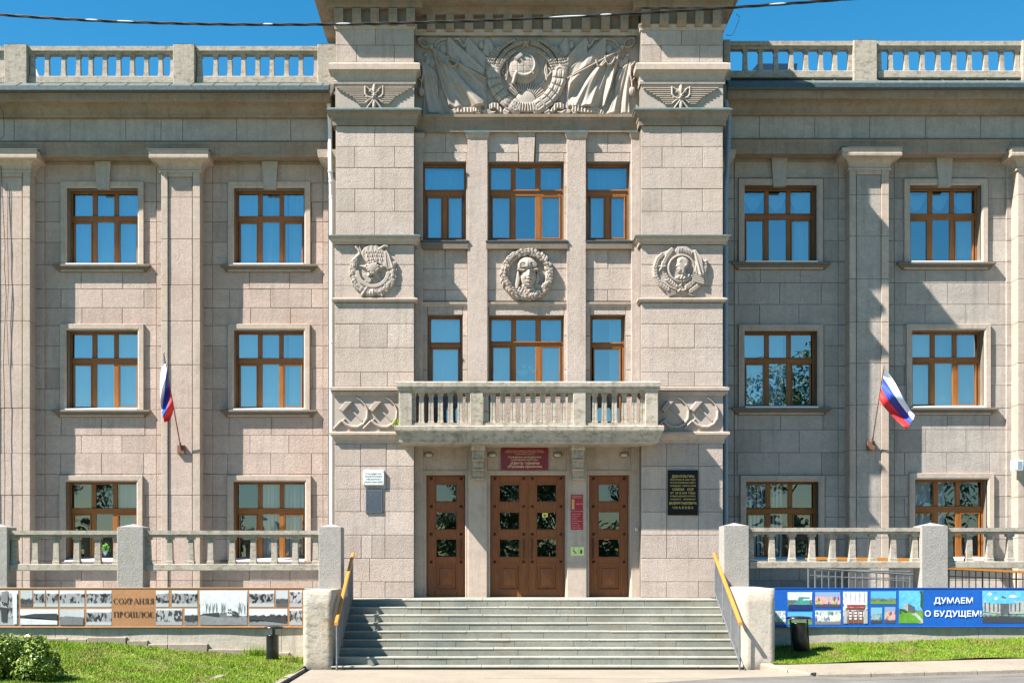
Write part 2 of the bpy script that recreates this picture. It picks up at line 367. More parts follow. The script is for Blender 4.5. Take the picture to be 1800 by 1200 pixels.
def room(a, b_, c_, d_, Yf, depth=1.6):
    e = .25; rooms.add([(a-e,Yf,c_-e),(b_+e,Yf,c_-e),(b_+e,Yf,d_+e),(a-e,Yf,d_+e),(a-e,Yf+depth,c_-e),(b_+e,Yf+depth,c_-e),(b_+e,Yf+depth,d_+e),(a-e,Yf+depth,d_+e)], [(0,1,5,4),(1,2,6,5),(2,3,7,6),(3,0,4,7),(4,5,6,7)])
# ---- window builder
def window(X0, X1, Z0, Z1, Yf, cols, tr, name='window', parent=B, sash=True, glassm='glass', top_single=False, no_tr=False, sills=True, seed=0, deep=.07):
    """frame front at Yf; cols = fractions (start,end) of panes; tr = (top,bottom) fraction of the transom from the top"""
    w, h = X1-X0, Z1-Z0; r = random.Random(seed); mb = MB()
    def bar(a, b_, c_, d_, y=Yf, yb=None, c=.006): mb.chbox(a, b_, y, (yb or Yf+deep), c_, d_, c)
    e = .045
    bar(X0, X0+e, Z0, Z1); bar(X1-e, X1, Z0, Z1); bar(X0+e, X1-e, Z1-e, Z1, Yf+.002); bar(X0+e, X1-e, Z0, Z0+e, Yf+.002)
    zt0, zt1 = Z1-tr[1]*h, Z1-tr[0]*h
    if not no_tr:
        bar(X0+e, X1-e, zt0, zt1, Yf-.004)
        mb.chbox(X0+e, X1-e, Yf-.03, Yf, zt1-.035, zt1-.012, .006)      # drip bead on the transom
    panes = []
    for k, (a, b_) in enumerate(cols):
        pa, pb = X0+a*w, X0+b_*w
        if k: bar(X0+cols[k-1][1]*w, pa, Z0+e, zt0 if not no_tr else Z1-e, Yf+.001)
        side = (k != 1 or len(cols) < 3)
        s_ = .028 if sash and side else .0
        if s_:
            mb.ring(pa+s_, pb-s_, Z0+e+s_, zt0-s_, [(0,Yf+.05),(0,Yf-.008),(s_-.004,Yf-.012),(s_+.002,Yf+.03)])
        panes.append((pa+s_, pb-s_, Z0+e+s_, zt0-s_))
        if not top_single:
            if k: bar(X0+cols[k-1][1]*w, pa, zt1, Z1-e, Yf+.003)
            if not no_tr: panes.append((pa, pb, zt1, Z1-e))
    if top_single: panes.append((X0+e, X1-e, zt1, Z1-e))
    wo = mb.build(name, M['wood'], parent, ((X0+X1)/2, Yf, Z0))
    for a, b_, c_, d_ in panes:
        t1, t2 = r.uniform(-.003, .003), r.uniform(-.0025, .0025); y = Yf+.035
        MB().add([(a-.01,y-t1-t2,c_-.01),(b_+.01,y+t1-t2,c_-.01),(b_+.01,y+t1+t2,d_+.01),(a-.01,y-t1+t2,d_+.01)], [(0,1,2,3)]).build('pane', M[glassm], wo)
    return wo
curtain_n = []
def curtain(X0, X1, Z0, Z1, Y, spans, label, swag=False, matn='curtain', name='curtain', blinds=False, amp=.03):
    mb = MB(); w = X1-X0
    if blinds:
        for a, b_ in spans:
            x = X0+a*w; r = random.Random(int(X0*100))
            while x < X0+b_*w-.03:
                t = r.uniform(.45, .75); dx, dy = .042*math.cos(t), .042*math.sin(t); mb.add([(x-dx,Y-dy,Z0),(x+dx,Y+dy,Z0),(x+dx,Y+dy,Z1),(x-dx,Y-dy,Z1)], [(0,1,2,3)]); x += .085
    else:
        for a, b_ in spans:
            n = max(8, int((b_-a)*w/.018)); ph = random.random()*6; rows = []
            for z in (Z0, (Z0+Z1)/2, Z1):
                rows.append([(X0+(a+(b_-a)*i/n)*w, Y+amp*math.sin(i*.9+ph)*(.6+.4*math.sin(i*.23+ph))+.01*math.sin(i*2.3+z), z) for i in range(n+1)])
            mb.loft(rows, close=False, caps=False)
        if swag:
            for k in range(3):
                x0 = X0+k*w/3; rows = []
                for j in range(7):
                    dep = .08+.055*j; rows.append([(x0+w/3*i/12, Y-.05-.02*math.sin(j*2.6), Z1-dep*4*(i/12)*(1-i/12)-.02) for i in range(13)])
                mb.loft(rows, close=False, caps=False)
    o = mb.build(name, M[matn], None, (X0+w/2, Y, Z0), None, True)
    return tag(o, label, 'curtain' if not blinds else 'blind', 'curtains hanging inside the windows' if not blinds else 'vertical blinds inside the windows')

C3 = [(.044,.31),(.375,.617),(.68,.955)]
ring_prof = lambda w_, Yb_, Yf_: [(0,Yb_),(0,Yf_+.012),(w_*.18,Yf_),(w_*.22,Yf_-.012),(w_*.95,Yf_-.016),(w_,Yf_-.008),(w_,Yb_)]
holesL, holesR = [], []
WIN = []   # label pieces
wing = [  # side, px0, px1, row, y0, y1 at the surround's front plane, curtain spec, words
 ('L',117,242,3,330,465,'sheer'), ('L',411,535,3,330,465,'sheer'), ('L',116,242,2,580,720,'sheer'), ('L',411,534,2,580,720,'sheer'),
 ('L',115,240,1,846,986,'plant'), ('L',410,536,1,846,986,'blindL'),
 ('R',1309,1436,3,325,461,'swag'), ('R',1600,1726,3,325,461,'swag'), ('R',1309,1437,2,581,716,'left'), ('R',1604,1731,2,580,716,'sheer'),
 ('R',1312,1439,1,846,984,'blindR'), ('R',1609,1737,1,842,984,'sides')]
YSUR = YW-.05
floor_word = {3:'top-floor', 2:'middle-floor', 1:'ground-floor'}
def place_word(side, p):
    return {('L',1):'far left window', ('L',0):'window just left of the tower-like centre', ('R',1):'window just right of the tower-like centre', ('R',0):'far right window'}[(side, 1 if (side=='L' and p<300) or (side=='R' and p<1500) else 0)]
def surround(p0, p1, q0, q1, keystone, seed, lab):
    X0, X1, Z0, Z1 = wx(p0,YSUR), wx(p1,YSUR), wz(q1,YSUR), wz(q0,YSUR)
    YF = YW+.24
    cols = C3
    wo = window(X0, X1, Z0+.03, Z1, YF, cols, (.33,.41), seed=seed, glassm='glass' if q0 < 800 else 'glass_clear')
    mb = MB(); mb.ring(X0, X1, Z0-.02, Z1, ring_prof(.135, YW+.06, YSUR))
    mb.build('surround', M['smooth'], wo)
    # window board: white painted, sloping out of the reveal
    mb = MB(); mb.loft([[(X0+.002,YF-.002,Z0+.075),(X1-.002,YF-.002,Z0+.075),(X1-.002,YF-.002,Z0-.01),(X0+.002,YF-.002,Z0-.01)],
                        [(X0+.002,YSUR-.09,Z0+.014),(X1-.002,YSUR-.09,Z0+.014),(X1-.002,YSUR-.09,Z0-.01),(X0+.002,YSUR-.09,Z0-.01)]]); mb.build('window_board', M['white_paint'], wo)
    mb = MB(); zs = Z0; mb.wrap(X0-.15, X1+.15, YW, YW+.05, [(0,zs-.165),(.03,zs-.165),(.035,zs-.13),(.07,zs-.115),(.075,zs-.075),(.13,zs-.055),(.14,zs-.05),(.14,zs-.012),(.13,zs-.006),(0,zs+.0)]); mb.build('sill', M['sill'], wo)
    if keystone:
        k0, k1, q2, q3 = keystone
        cx = (k0+k1)/2; t = (k1-k0)/2; mb = MB(); ya, yb = YSUR-.05, YW+.03
        zt, zb = wz(q2, ya), wz(q3, ya); a, b_ = wx(cx-t, ya), wx(cx+t, ya); c_, d_ = wx(cx-t+3.2, ya), wx(cx+t-3.2, ya)
        mb.prism([(c_,zb),(d_,zb),(b_,zt),(a,zt)], ya, yb); mb.build('keystone', M['block_grey'], B)
    return X0, X1, Z0, Z1, YF
wrects = []
for i, (side, p0, p1, row, q0, q1, cur) in enumerate(wing):
    L = side == 'L'; ks = None
    if row == 3:
        c_ = (p0+p1)/2+ (1 if L else -2); ks = (c_-14, c_+14, (285 if L else 279)-2, (331 if L else 327))
    X0, X1, Z0, Z1, YF = surround(p0, p1, q0, q1, ks, i+3, '')
    (holesL if L else holesR).append((X0, X1, Z0, Z1)); room(X0, X1, Z0, Z1, YF+.075)
    pw = floor_word[row]+' '+place_word(side, p0); YB = YF+.2
    if cur == 'sheer': curtain(X0+.03, X1-.03, Z0+.03, Z1-.02, YB, [(0,.72),(.75,1)] if i % 2 else [(0,.3),(.33,1)], 'pale sheer curtain in the '+pw)
    if cur == 'swag': curtain(X0+.03, X1-.03, Z0+.03, Z1-.02, YB+.05, [(.78,1)], 'swagged curtain in the '+pw, swag=True)
    if cur == 'sides': curtain(X0+.03, X1-.03, Z0+.03, Z1-.02, YB, [(0,.3),(.36,.5)], 'drawn-aside curtain in the '+pw)
    if cur == 'left': curtain(X0+.03, X1-.03, Z0+.03, Z1-.02, YB, [(0,.6)], 'thin half-drawn curtain in the '+pw)
    if cur == 'blindL': curtain(X0+.03, X1-.03, Z0+.05, Z1-.02, YB, [(.33,1)], 'white vertical blind in the '+pw, matn='blind', name='vertical_blind', blinds=True)
    if cur == 'blindR': curtain(X0+.03, X1-.03, Z0+.05, Z1-.02, YB, [(0,.62)], 'half-open vertical blind in the '+pw, matn='blind', name='vertical_blind', blinds=True)
    if cur == 'plant': curtain(X0+.03, X1-.03, Z0+.05, Z1-.02, YB+.1, [(.7,1)], 'vertical blind strips beside the potted plant in the '+pw, matn='blind', name='vertical_blind', blinds=True)
    wrects.append((side, row, p0, p1, q0, q1))
# wing cores
wall_holes(core, wx(-260,YW), wx(600,YW), LAND-.6, wz(150,YW), YW+.014, YW+.26, holesL)
wall_holes(core, wx(1250,YW), wx(2060,YW), LAND-.6, wz(146,YW), YW+.014, YW+.26, holesR)
JL = [284,322,355,390,426,465,508,541,572,608,647,683,720,765,797,833,870,908,947,985,1020,1046]
JR = [278,313,349,385,423,460,497,535,571,607,643,677,717,755,795,835,872,908,947,985,1020,1046]
def sur_holes(side):
    o = 10.5; J = JL if side == 'L' else JR; out = []
    for s, r_, p0, p1, q0, q1 in wrects:
        if s != side: continue
        t = q0-o+1; t = next((j for j in J if t <= j <= t+2.6), t); b_ = min(J, key=lambda j: abs(j-q1)); out.append((p0-o, p1+o+.5, t, b_))
    return out
mm = {'L':'block_pink', 'R':'block_grey'}
for side, J, bays in (('L', JL, [(-240,-29,None),(78,275,180),(373,568,475)]), ('R', JR, [(1291,1474,1371),(1572,1769,1664),(1868,2050,None)])):
    Hh = sur_holes(side)
    for k in range(len(J)-1):
        for a, b_, c_ in bays:
            if c_ is None: cuts = [a+ (70 if k%2 else 35)+70*j for j in range(4)]
            elif k == 0: cuts = []
            else: cuts = [c_-36+random.uniform(-2,2), c_+35+random.uniform(-2,2)] if k % 2 else [c_-73+random.uniform(-2,2), c_+random.uniform(-2,2), c_+74+random.uniform(-2,2)]
            course(a, b_, J[k], J[k+1], cuts, Hh, YW, YW+.03, mm[side])
# sub-pilasters
for side, J, subs in (('L', JL, [(-23,78),(275,373),(568,610)]), ('R', JR, [(1258,1290),(1474,1572),(1769,1868)])):
    for k in range(len(J)-1):
        for a, b_ in subs: blk(a, b_, J[k], J[k+1], YS, YW+.03, mm[side])
# pilasters with a sunk panel
PJ = {'L':[300,347,420,501,564,641,717,797,870,945,1020,1046], 'R':[296,342,415,490,566,638,711,791,873,945,1018,1046]}
def pilaster(a, b_, side):
    J = PJ[side]; core.pbox(a+1, b_-1, J[0]-4, J[-1], YP+.05, YW)
    top = J[0]+11; m_ = mm[side]
    for k in range(len(J)-1):
        blk(a, a+12, J[k], J[k+1], YP, YS, 'smooth'); blk(b_-13.5, b_, J[k], J[k+1], YP, YS, 'smooth')
        if k == 0: blk(a+12, b_-13.5, J[0], top, YP+.001, YS, 'smooth'); blk(a+12.5, b_-14, top+.3, J[1], YP+.036, YP+.08, m_)
        else: blk(a+12.5, b_-14, J[k], J[k+1], YP+.036, YP+.08, m_)
    X0, X1 = wx(a,YP), wx(b_,YP); z = lambda q_: wz(q_, YP-.1)
    t = J[0]
    mb = MB(); prof = [(0,z(t+1)),(.03,z(t+1)),(.035,z(t-2)),(.012,z(t-4))]
    for i in range(7):
        u = i/6; prof.append((.02+.17*(1-math.cos(u*math.pi/2)), z(t-5-14*math.sin(u*math.pi/2))))
    prof += [(.215,z(t-20)),(.22,z(t-24)),(.205,z(t-25)),(.225,z(t-33.5)),(0,z(t-34))]
    cap = mb.wrap(X0, X1, YP, YW, prof).build('capital', M['smooth'], B)
    MB().wrap(X0-.23, X1+.23, YP-.23, YW, [(0,z(t-33.6)),(.012,z(t-33.6)),(.01,z(t-34.8)),(-.02,z(t-35.2))]).build('flashing', M['zinc'], cap)
for a, b_, s in ((-16,53,'L'),(283,352,'L'),(577,646,'L'),(1218,1285,'R'),(1493,1563,'R'),(1789,1858,'R')):
    if 560 < a < 1300:
        continue
    pilaster(a, b_, s)
# partial capitals beside the centre
for x0, x1 in ((wx(577,YP), wx(600,YP)), (wx(1262,YP), wx(1273,YP))):
    z = lambda q_: wz(q_, YP-.1); t = 299
    MB().wrap(x0, x1, YP, YW, [(0,z(t+1)),(.03,z(t-3)),(.03,z(t-8)),(.09,z(t-14)),(.2,z(t-20)),(.22,z(t-33.5)),(0,z(t-34))]).build('capital', M['smooth'], B)
    core.box(x0, x1, YP, YW+.02, LAND, z(t+1))
# entablature
def entab(Xa, Xb, dy, joints):
    z = lambda q_, Y: wz(q_-dy, Y)
    YA = 1.70
    MB().mould(Xa, Xb, [(YW+.05,z(284.5,YW)),(YA+.01,wz(274.5-dy,YA)),(YA,z(273,YA)),(YA,z(256,YA)),(YA-.02,z(254,YA)),(YA-.025,z(250.5,YA)),(YA+.03,z(249,YA)),(YW+.05,z(249,YA))][::-1]).build('architrave', M['cornice'], B)
    # bed under the architrave
    MB().mould(Xa, Xb, [(YW+.02,z(290,YW)),(YW-.02,z(289.5,YW)),(YW-.03,z(286,YW)),(YW-.03,z(284.6,YW)),(YW+.02,z(284.6,YW))][::-1]).build('bed_moulding', M['cornice'], B)
    core.box(Xa, Xb, YA+.06, YW+.05, z(248.5,YA), z(200,YA))
    js = [p-1 for p in joints]
    for a, b_ in zip(js[:-1], js[1:]): blk(a, b_, 207.6-dy, 248-dy, YA+.045, YA+.09, 'block_grey')
    prof = [(YW,z(207,YA)),(1.66,z(207,1.66)),(1.64,z(206,1.64)),(1.62,z(203,1.62)),(1.60,z(202,1.6))]
    for i in range(8):
        u = i/7; prof.append((1.60-.27*(1-math.cos(u*math.pi/2)), z(201.5-22*math.sin(u*math.pi/2), 1.6-.27*(1-math.cos(u*math.pi/2)))))
    prof += [(1.30,z(178,1.3)),(1.27,z(176,1.27)),(1.26,z(166,1.26)),(1.22,z(164,1.22)),(1.22,z(158,1.22)),(YW,z(158,1.22))]
    MB().mould(Xa, Xb, prof[::-1]).build('cornice', M['cornice'], B)
    g = MB(); pr = []
    for i in range(9):
        u = math.pi*(-.05+1.05*i/8); pr.append((1.235-.075*math.sin(u)-.03, z(157+6*math.cos(u), 1.2)))
    g.mould(Xa, Xb, [(1.24,z(163,1.2)),(1.15,z(162.5,1.15)),(1.13,z(158,1.13)),(1.135,z(151,1.13)),(1.15,z(150.3,1.13)),(1.24,z(152,1.2))][::-1]); g.build('gutter', M['zinc'], B)
    g = MB(); g.mould(Xa, Xb, [(1.16,z(151.5,1.16)),(1.16,z(150,1.16)),(1.42,z(146.3,1.42)),(YW,z(146,1.5)),(YW,z(151.5,1.16))][::-1])
    x = Xa
    while x < Xb: g.tube([(x,1.15,z(150.3,1.15)),(x+.01,1.42,z(145.9,1.42))], .012, 6); x += .47
    g.build('roof_flashing', M['green_flash'], B)
    return
entab(wx(-260,1.6), wx(583,1.7), 0, [-170,-72,26,124,222,284,322,417,512,585])
entab(wx(1272,1.7), wx(2060,1.6), 4.6, [1275,1336,1433,1530,1628,1725,1823,1920,2010])
# roof parapet: balusters between posts
def baluster_mesh(h, w, name='baluster', d=None):
    """square tapering baluster of height h standing at 0"""
    mb = MB(); d = d or w*1.15
    for a, b_, c_, e in ((1,1,0,.10),(.98,.86,.10,.12),(.84,.72,.12,.80),(.70,.62,.80,.90),(.95,.98,.90,.93),(1,1,.93,1.0)):
        mb.loft([[(-w/2*a,-d/2*a,h*c_),(w/2*a,-d/2*a,h*c_),(w/2*a,d/2*a,h*c_),(-w/2*a,d/2*a,h*c_)],[(-w/2*b_,-d/2*b_,h*e),(w/2*b_,-d/2*b_,h*e),(w/2*b_,d/2*b_,h*e),(-w/2*b_,d/2*b_,h*e)]])
    return mb
def balustrade(parent, Y, segs, posts, yt, yr1, yb0, yb1, ypt, ypb, bw, m, depth=.2, postd=.42, capm=False, post_m=None, moss=None):
    """segs: [(px0, px1, [baluster px])]; posts: [(px0, px1)]"""
    first = None; out = []
    for p0, p1, bal in segs:
        X0, X1 = wx(p0,Y), wx(p1,Y); mb = MB(); zt, z1 = wz(yt,Y), wz(yr1,Y)
        mb.mould(X0-.01, X1+.01, [(Y-.02,zt),(Y+depth+.02,zt),(Y+depth+.02,zt-(zt-z1)*.62),(Y+depth-.02,z1),(Y+.02,z1),(Y+.02,zt-(zt-z1)*.66),(Y-.02,zt-(zt-z1)*.6)]); mb.build('top_rail', M[m], parent)
        MB().chbox(X0-.01, X1+.01, Y-.012, Y+depth, wz(yb1,Y), wz(yb0,Y), .012).build('bottom_rail', M[m], parent)
        h = wz(yr1,Y)-wz(yb0,Y); w = bw/F*(D+Y)
        for px in bal:
            loc = (wx(px,Y), Y+depth/2, wz(yb0,Y))
            if first is None:
                b0 = baluster_mesh(h, w); me = b0.mesh(); me.transform(Matrix.Translation(loc)); first = link('baluster', me, M[m], parent, loc)
            else:
                dup(first, Vector(loc)-WORLD[first.name], parent)
    for p0, p1 in posts:
        X0, X1 = wx(p0,Y-.1), wx(p1,Y-.1); Yf = Y-.1; mb = MB(); zt, zb = wz(ypt,Yf), wz(ypb,Yf)
        mb.chbox(X0, X1, Yf, Yf+postd, zb, zt, .012)
        cx, cy = (X0+X1)/2, Yf+postd/2
        mb.add([(X0,Yf,zt),(X1,Yf,zt),(X1,Yf+postd,zt),(X0,Yf+postd,zt),(cx,cy,zt+(.07 if capm else .02))], [(0,1,4),(1,2,4),(2,3,4),(3,0,4)])
        mb.build('post', M[post_m or m], parent)
Y1 = 1.55
pl = [55,81,110,136,158,183,207,231,256,281,302]
balustrade(B, Y1, [(-250,7,[-236,-210,-184,-158,-132,-106,-80,-54,-28,2]),(50,305,pl),(346,560,[350,378,403,427,452,477,503,528,555])], [(7,47),(304,342),(558,592)], 82, 95, 134, 146.5, 77.5, 149, 9.5, 'dirty')
balustrade(B, Y1, [(1283,1502,[1311,1338,1365,1392,1418,1444,1469,1496]),(1543,1800,[1547,1567,1595,1623,1651,1679,1706,1735,1763,1790]),(1840,2050,[1860,1887,1914,1941,1968,1995,2022])], [(1272,1284),(1501,1542),(1798,1838)], 73, 86, 124.5, 137, 70, 144, 9.5, 'dirty')
MB().box(wx(-260,YW), wx(583,YW), YW, 12, wz(156,YW)-.3, wz(156,YW)).build('roof', M['zinc'], B)
MB().box(wx(1272,YW), wx(2060,YW), YW, 12, wz(152,YW)-.3, wz(152,YW)).build('roof', M['zinc'], B)
# roof clutter seen between the balusters
Yr = 3.2
MB().add([W(1322,124,Yr),W(1400,124,Yr),W(1402,112,Yr+.5),W(1332,112,Yr+.5),W(1322,126,Yr+.6),W(1400,126,Yr+.6)], [(0,1,2,3),(0,4,5,1),(1,5,2),(0,3,4),(3,2,5,4)]).build('roof_hatch', M['black'], B)
MB().chbox(wx(1674,2.3), wx(1720,2.3), 2.3, 2.5, wz(147,2.3), wz(139.5,2.3), .01).build('chimney_cap', plain('orange_brick_cap', (.5,.2,.09), .8, var=.3), B)
MB().loft([[W(56,139,2.4),W(70,139,2.4),W(70,139,2.6),W(56,139,2.6)],[W(59,121,2.4),W(64,122,2.4),W(64,122,2.6),W(59,121,2.6)]]).build('roof_vent', M['white_paint'], B)

# ---------------------------------------------------------------- central pavilion
TL = (wx(590,0), wx(728,0)); TR = (wx(1127,0), wx(1272,0)); Zc0 = wz(48,0)
def tower_x(t): return (583.5, 729) if t else (1127, 1272)
def bigcore(x0, x1, Yf, Yb, z0, z1): core.box(x0, x1, Yf, Yb, z0, z1)
bigcore(wx(590,0)+.0, wx(728,0), .014, YW+.3, LAND-.3, Zc0+.6); bigcore(wx(1127,0), wx(1271,0), .014, YW+.3, LAND-.3, Zc0+.6)
# the towers flare by a few px towards the ground in the photograph; take it per zone
TJ = [  # py0, py1, L cuts, R cuts
 (50,79.6,[660],[1198]),(79.6,110,[627,693],[1162.5,1230]),
 (221,258,[659],[1198]),(258,295,[624,694],[1164,1235]),(295,332,[659],[1199]),(332,372,[624,694],[1164,1235]),(372,413,[659],[1199]),
 (430,465,[],[]),(465,502,[],[]),(502,523,[],[]),
 (532,569,[],[]),(569,611,[633,681],[1175,1221]),(611,654,[],[]),(654,679,[634,681],[1175,1221]),
 (779,819,[634,679],[1172,1228]),(819,859,[634,679],[1172,1228]),(859,899,[634,677],[1172,1228]),(899,940,[677],[1172,1228]),(940,981,[635,654,677],[1172,1228]),(981,1022,[650],[]),(1022,1050,[635,677],[1172,1228])]
for q0, q1, lc, rc in TJ:
    l0 = 590 if q0 < 210 else (588 if q0 < 420 else 586)
    course(590 if q0 < 400 else 588, 728, q0, q1, lc, [], 0, .04, 'block'); course(1127, 1271, q0, q1, rc, [], 0, .04, 'block')
def ledge(name, prof_px, m='smooth', towers=True, flash=None, Yb=YW, Lx=None, Rx=None):
    """prof_px: (projection m, py) from bottom to top, mitred round each tower"""
    for x0, x1 in ((Lx or (wx(589,0), wx(728,0))), (Rx or (wx(1127,0), wx(1271.5,0)))):
        o = MB().wrap(x0, x1, 0, .3, [(d, wz(p, -d)) for d, p in prof_px]).build(name, M[m], B)
        if flash: MB().wrap(x0, x1, 0, .3, [(d, wz(p, -d)) for d, p in flash]).build('flashing', M['green_flash'], o)
ledge('string_course', [(0,147.5),(.03,147.5),(.035,142.5),(.02,141.5),(.025,138),(.05,128),(.09,123),(.12,122.3),(.125,121.8),(.125,112),(.11,110.6),(0,110)])
ledge('string_course', [(0,220.5),(.05,220.5),(.055,211),(.07,210),(.075,206),(.11,199),(.145,197),(.15,192.5),(0,191.8)], 'cornice', flash=[(.1,192.4),(.165,193.2),(.165,191),(.1,189.5),(0,189)])
ledge('string_course', [(0,429.5),(.05,429.5),(.06,424),(.10,420),(.105,416),(.12,415.5),(.12,414.6),(0,414)], 'smooth', flash=[(.08,414.4),(.135,415),(.135,413),(.08,412.2),(0,412)])
ledge('string_course', [(0,531),(.03,531),(.05,527.5),(.07,526.5),(.07,523.6),(0,522.6)])
ledge('string_course', [(0,695),(.02,695),(.03,692),(.075,690.5),(.075,687.5),(.05,686.8),(.10,685.5),(.105,680.5),(0,679.3)])
ledge('string_course', [(0,779),(.015,779),(.02,773),(.05,768),(.10,763.5),(.115,763),(.115,759.3),(.1,758.4),(0,758)])
MB().pbox(588, 728, 695, 758, .002, .05).build('relief_panel', M['relief'], B); MB().pbox(1127, 1271, 695, 758, .002, .05).build('relief_panel', M['relief'], B)
MB().pbox(589.5, 728, 147, 191, .0015, .05).build('relief_panel', M['relief'], B); MB().pbox(1127, 1271, 147, 191, .0015, .05).build('relief_panel', M['relief'], B)
# the centre bay
def cwin(p0, p1, q0, q1, Y=YC): return (wx(p0,Y), wx(p1,Y), wz(q1,Y), wz(q0,Y))
c_holes = [cwin(743,819,285,421), cwin(859,991,285,421), cwin(1031,1107,285,421), cwin(752,813,554,746), cwin(860,991,555,696), cwin(1038,1099,554,746),
           cwin(741,821,830,1051), cwin(855,995,830,1051), cwin(1031,1110,830,1051)]
wall_holes(core, wx(722,YC), wx(1134,YC), LAND-.3, Zc0+.6, YC+.014, YC+.5, c_holes)
ch = [(743,819,285,421),(859,991,285,421),(1031,1107,285,421),(752,813,554,746),(860,991,555,696),(1038,1099,554,746)]
ch_px = [(a-.6,b_+.6,c_-.6,d_+.6) for a,b_,c_,d_ in ch]
for k, (q0, q1) in enumerate([(232,268.5),(268.5,287),(287,330),(330,375),(375,422)]):
    for a, b_, cuts in ((742,822,[783.6] if k % 2 == 0 else []),(856,997,[]),(1029,1111,[1068.6] if k % 2 == 0 else [])):
        course(a, b_, q0, q1, cuts, ch_px+[(911,941,225,285)], YC, YC+.03, 'block')
MB().prism([(wx(913.5,YC-.05),wz(284,YC-.05)),(wx(938,YC-.05),wz(284,YC-.05)),(wx(941,YC-.05),wz(231,YC-.05)),(wx(910.5,YC-.05),wz(231,YC-.05))], YC-.05, YC+.02).build('keystone', M['block'], B)
for q0, q1, c1, c2 in ((437,472,[782.6],[1068.6]),(472,509,[],[]),(509,529,[782.6],[1068.6]),(537,590,[],[]),(590,650,[],[]),(650,700,[],[]),(700,748,[],[])):
    course(742, 822, q0, q1, c1, ch_px, YC, YC+.03, 'block'); course(856, 997, q0, q1, [], ch_px, YC, YC+.03, 'block'); course(1029, 1111, q0, q1, c2, ch_px, YC, YC+.03, 'block')
for a, b_ in ((741,823),(854.5,998),(1030,1111.5)):          # window ledges
    X0, X1 = wx(a,YQ-.03), wx(b_,YQ-.03); z = lambda q_: wz(q_, YQ-.03)
    o = MB().mould(X0, X1, [(YQ+.05,z(437)),(YQ-.02,z(437)),(YQ-.025,z(425.5)),(YQ+.1,z(423)),(YQ+.1,z(437))][::-1]).build('sill', M['sill'], B)
    MB().mould(X0-.01, X1+.01, [(YQ-.04,z(425)),(YQ-.04,z(422.6)),(YC+.2,z(419)),(YC+.2,z(425))]).build('flashing', M['zinc'], o)
    MB().mould(X0, X1, [(YC+.02,z(537.5)),(YC-.02,z(537.5)),(YC-.03,z(534)),(YC-.05,z(533)),(YC-.055,z(529.5)),(YC+.02,z(528.5))][::-1]).build('string_course', M['smooth'], B)
# centre pilasters (plain, granulated)
for a, b_, full in ((822,857,1),(996.5,1030,1),(728,743,0),(1110,1128,0)):
    j = [241,330,430,530,620,672,750] if full else [241,290,350,420,480,530,600,672,750]
    for q0, q1 in zip(j[:-1], j[1:]):
        core.pbox(a+.3, b_-.3, q0, q1, YQ+.006, YC+.1)
    MB().pbox(a, b_, 241, 779, YQ, YC+.1, c=.006).build('centre_pilaster', M['block'], B)
    X0, X1 = wx(a,YQ), wx(b_,YQ); z = lambda q_: wz(q_, YQ-.04)
    kw = dict(left=bool(full) or a > 1000, right=bool(full) or a < 1000)
    MB().wrap(X0, X1, YQ, YC+.1, [(0,z(242)),(.012,z(242)),(.015,z(240)),(.03,z(238)),(.04,z(234.5)),(.045,z(234)),(0,z(233.6))], **kw).build('capital', M['smooth'], B)
    MB().wrap(X0, X1, YQ, YC+.1, [(0,z(233.8)),(.055,z(233.8)),(.055,z(229.6)),(0,z(229))], **kw).build('flashing', M['green_flash'], B)
# frieze below the great relief
X0, X1 = wx(727,YC), wx(1129,YC); z = lambda q_: wz(q_, YQ)
MB().mould(X0, X1, [(YC+.1,z(232)),(YQ,z(232)),(YQ-.005,z(223)),(YQ-.02,z(222)),(YQ-.03,z(213)),(YQ-.06,z(210)),(YQ-.10,z(208.5)),(YQ-.105,z(203.5)),(YC-.02,z(202)),(YC+.1,z(202))][::-1]).build('string_course', M['cornice'], B)
MB().pbox(727, 1129, 66, 203, YC+.001, YC+.1).build('relief_panel', M['relief'], B)
# crowning cornice
zs = wz(2, -.1)
def crown(x0, x1, Y0, dy, parts, left, right, dent):
    """frieze band, dentils, fascia and far-projecting top; Y0 is the wall plane"""
    z = lambda q_: wz(q_+dy, Y0)
    kw = dict(left=left, right=right)
    MB().wrap(x0, x1, Y0, YW, [(0,z(52)),(.02,z(52)),(.03,z(46)),(.05,z(43.5)),(.05,z(42)),(.0,z(41.5))], **kw).build('bed_moulding', M['smooth'], B)
    MB().box(x0, x1, Y0+.01, YW, z(43), z(8)).build('modillion_band', M['cornice'], B)
    for a, b_ in dent:
        xa, xb = wx(a,Y0-.15), wx(b_,Y0-.15); zt, zb = wz(14+dy,Y0-.15), wz(41.5+dy,Y0-.15)
        MB().loft([[(xa,Y0+.02,zb-.005),(xb,Y0+.02,zb-.005),(xb,Y0+.02,zt),(xa,Y0+.02,zt)],[(xa,Y0-.07,zb),(xb,Y0-.07,zb),(xb,Y0-.07,zt),(xa,Y0-.07,zt)],
                   [(xa,Y0-.13,zb+.1),(xb,Y0-.13,zb+.1),(xb,Y0-.13,zt),(xa,Y0-.13,zt)],[(xa,Y0-.15,zb+.19),(xb,Y0-.15,zb+.19),(xb,Y0-.15,zt),(xa,Y0-.15,zt)]]).build('modillion', M['cornice'], B)
zT = wz(2, -.17)
crown(TL[0], TL[1], 0, 0, None, True, True, [(587.5,603),(619,634.5),(651,666),(683,698),(714,729)])
crown(TR[0], TR[1], 0, 2, None, True, True, [(1128,1143.6),(1160,1176),(1191,1207),(1222.6,1237),(1253.7,1268.5)])
crown(TL[1], TR[0], YC-.06, 11, None, False, False, [(750,765),(783.6,798),(817,832),(852,866.6),(885,900),(920,935),(955,969.6),(989,1004),(1023,1038),(1057,1072),(1091,1105)])
z0, z1 = wz(12,-.17), wz(1.5,-.17)
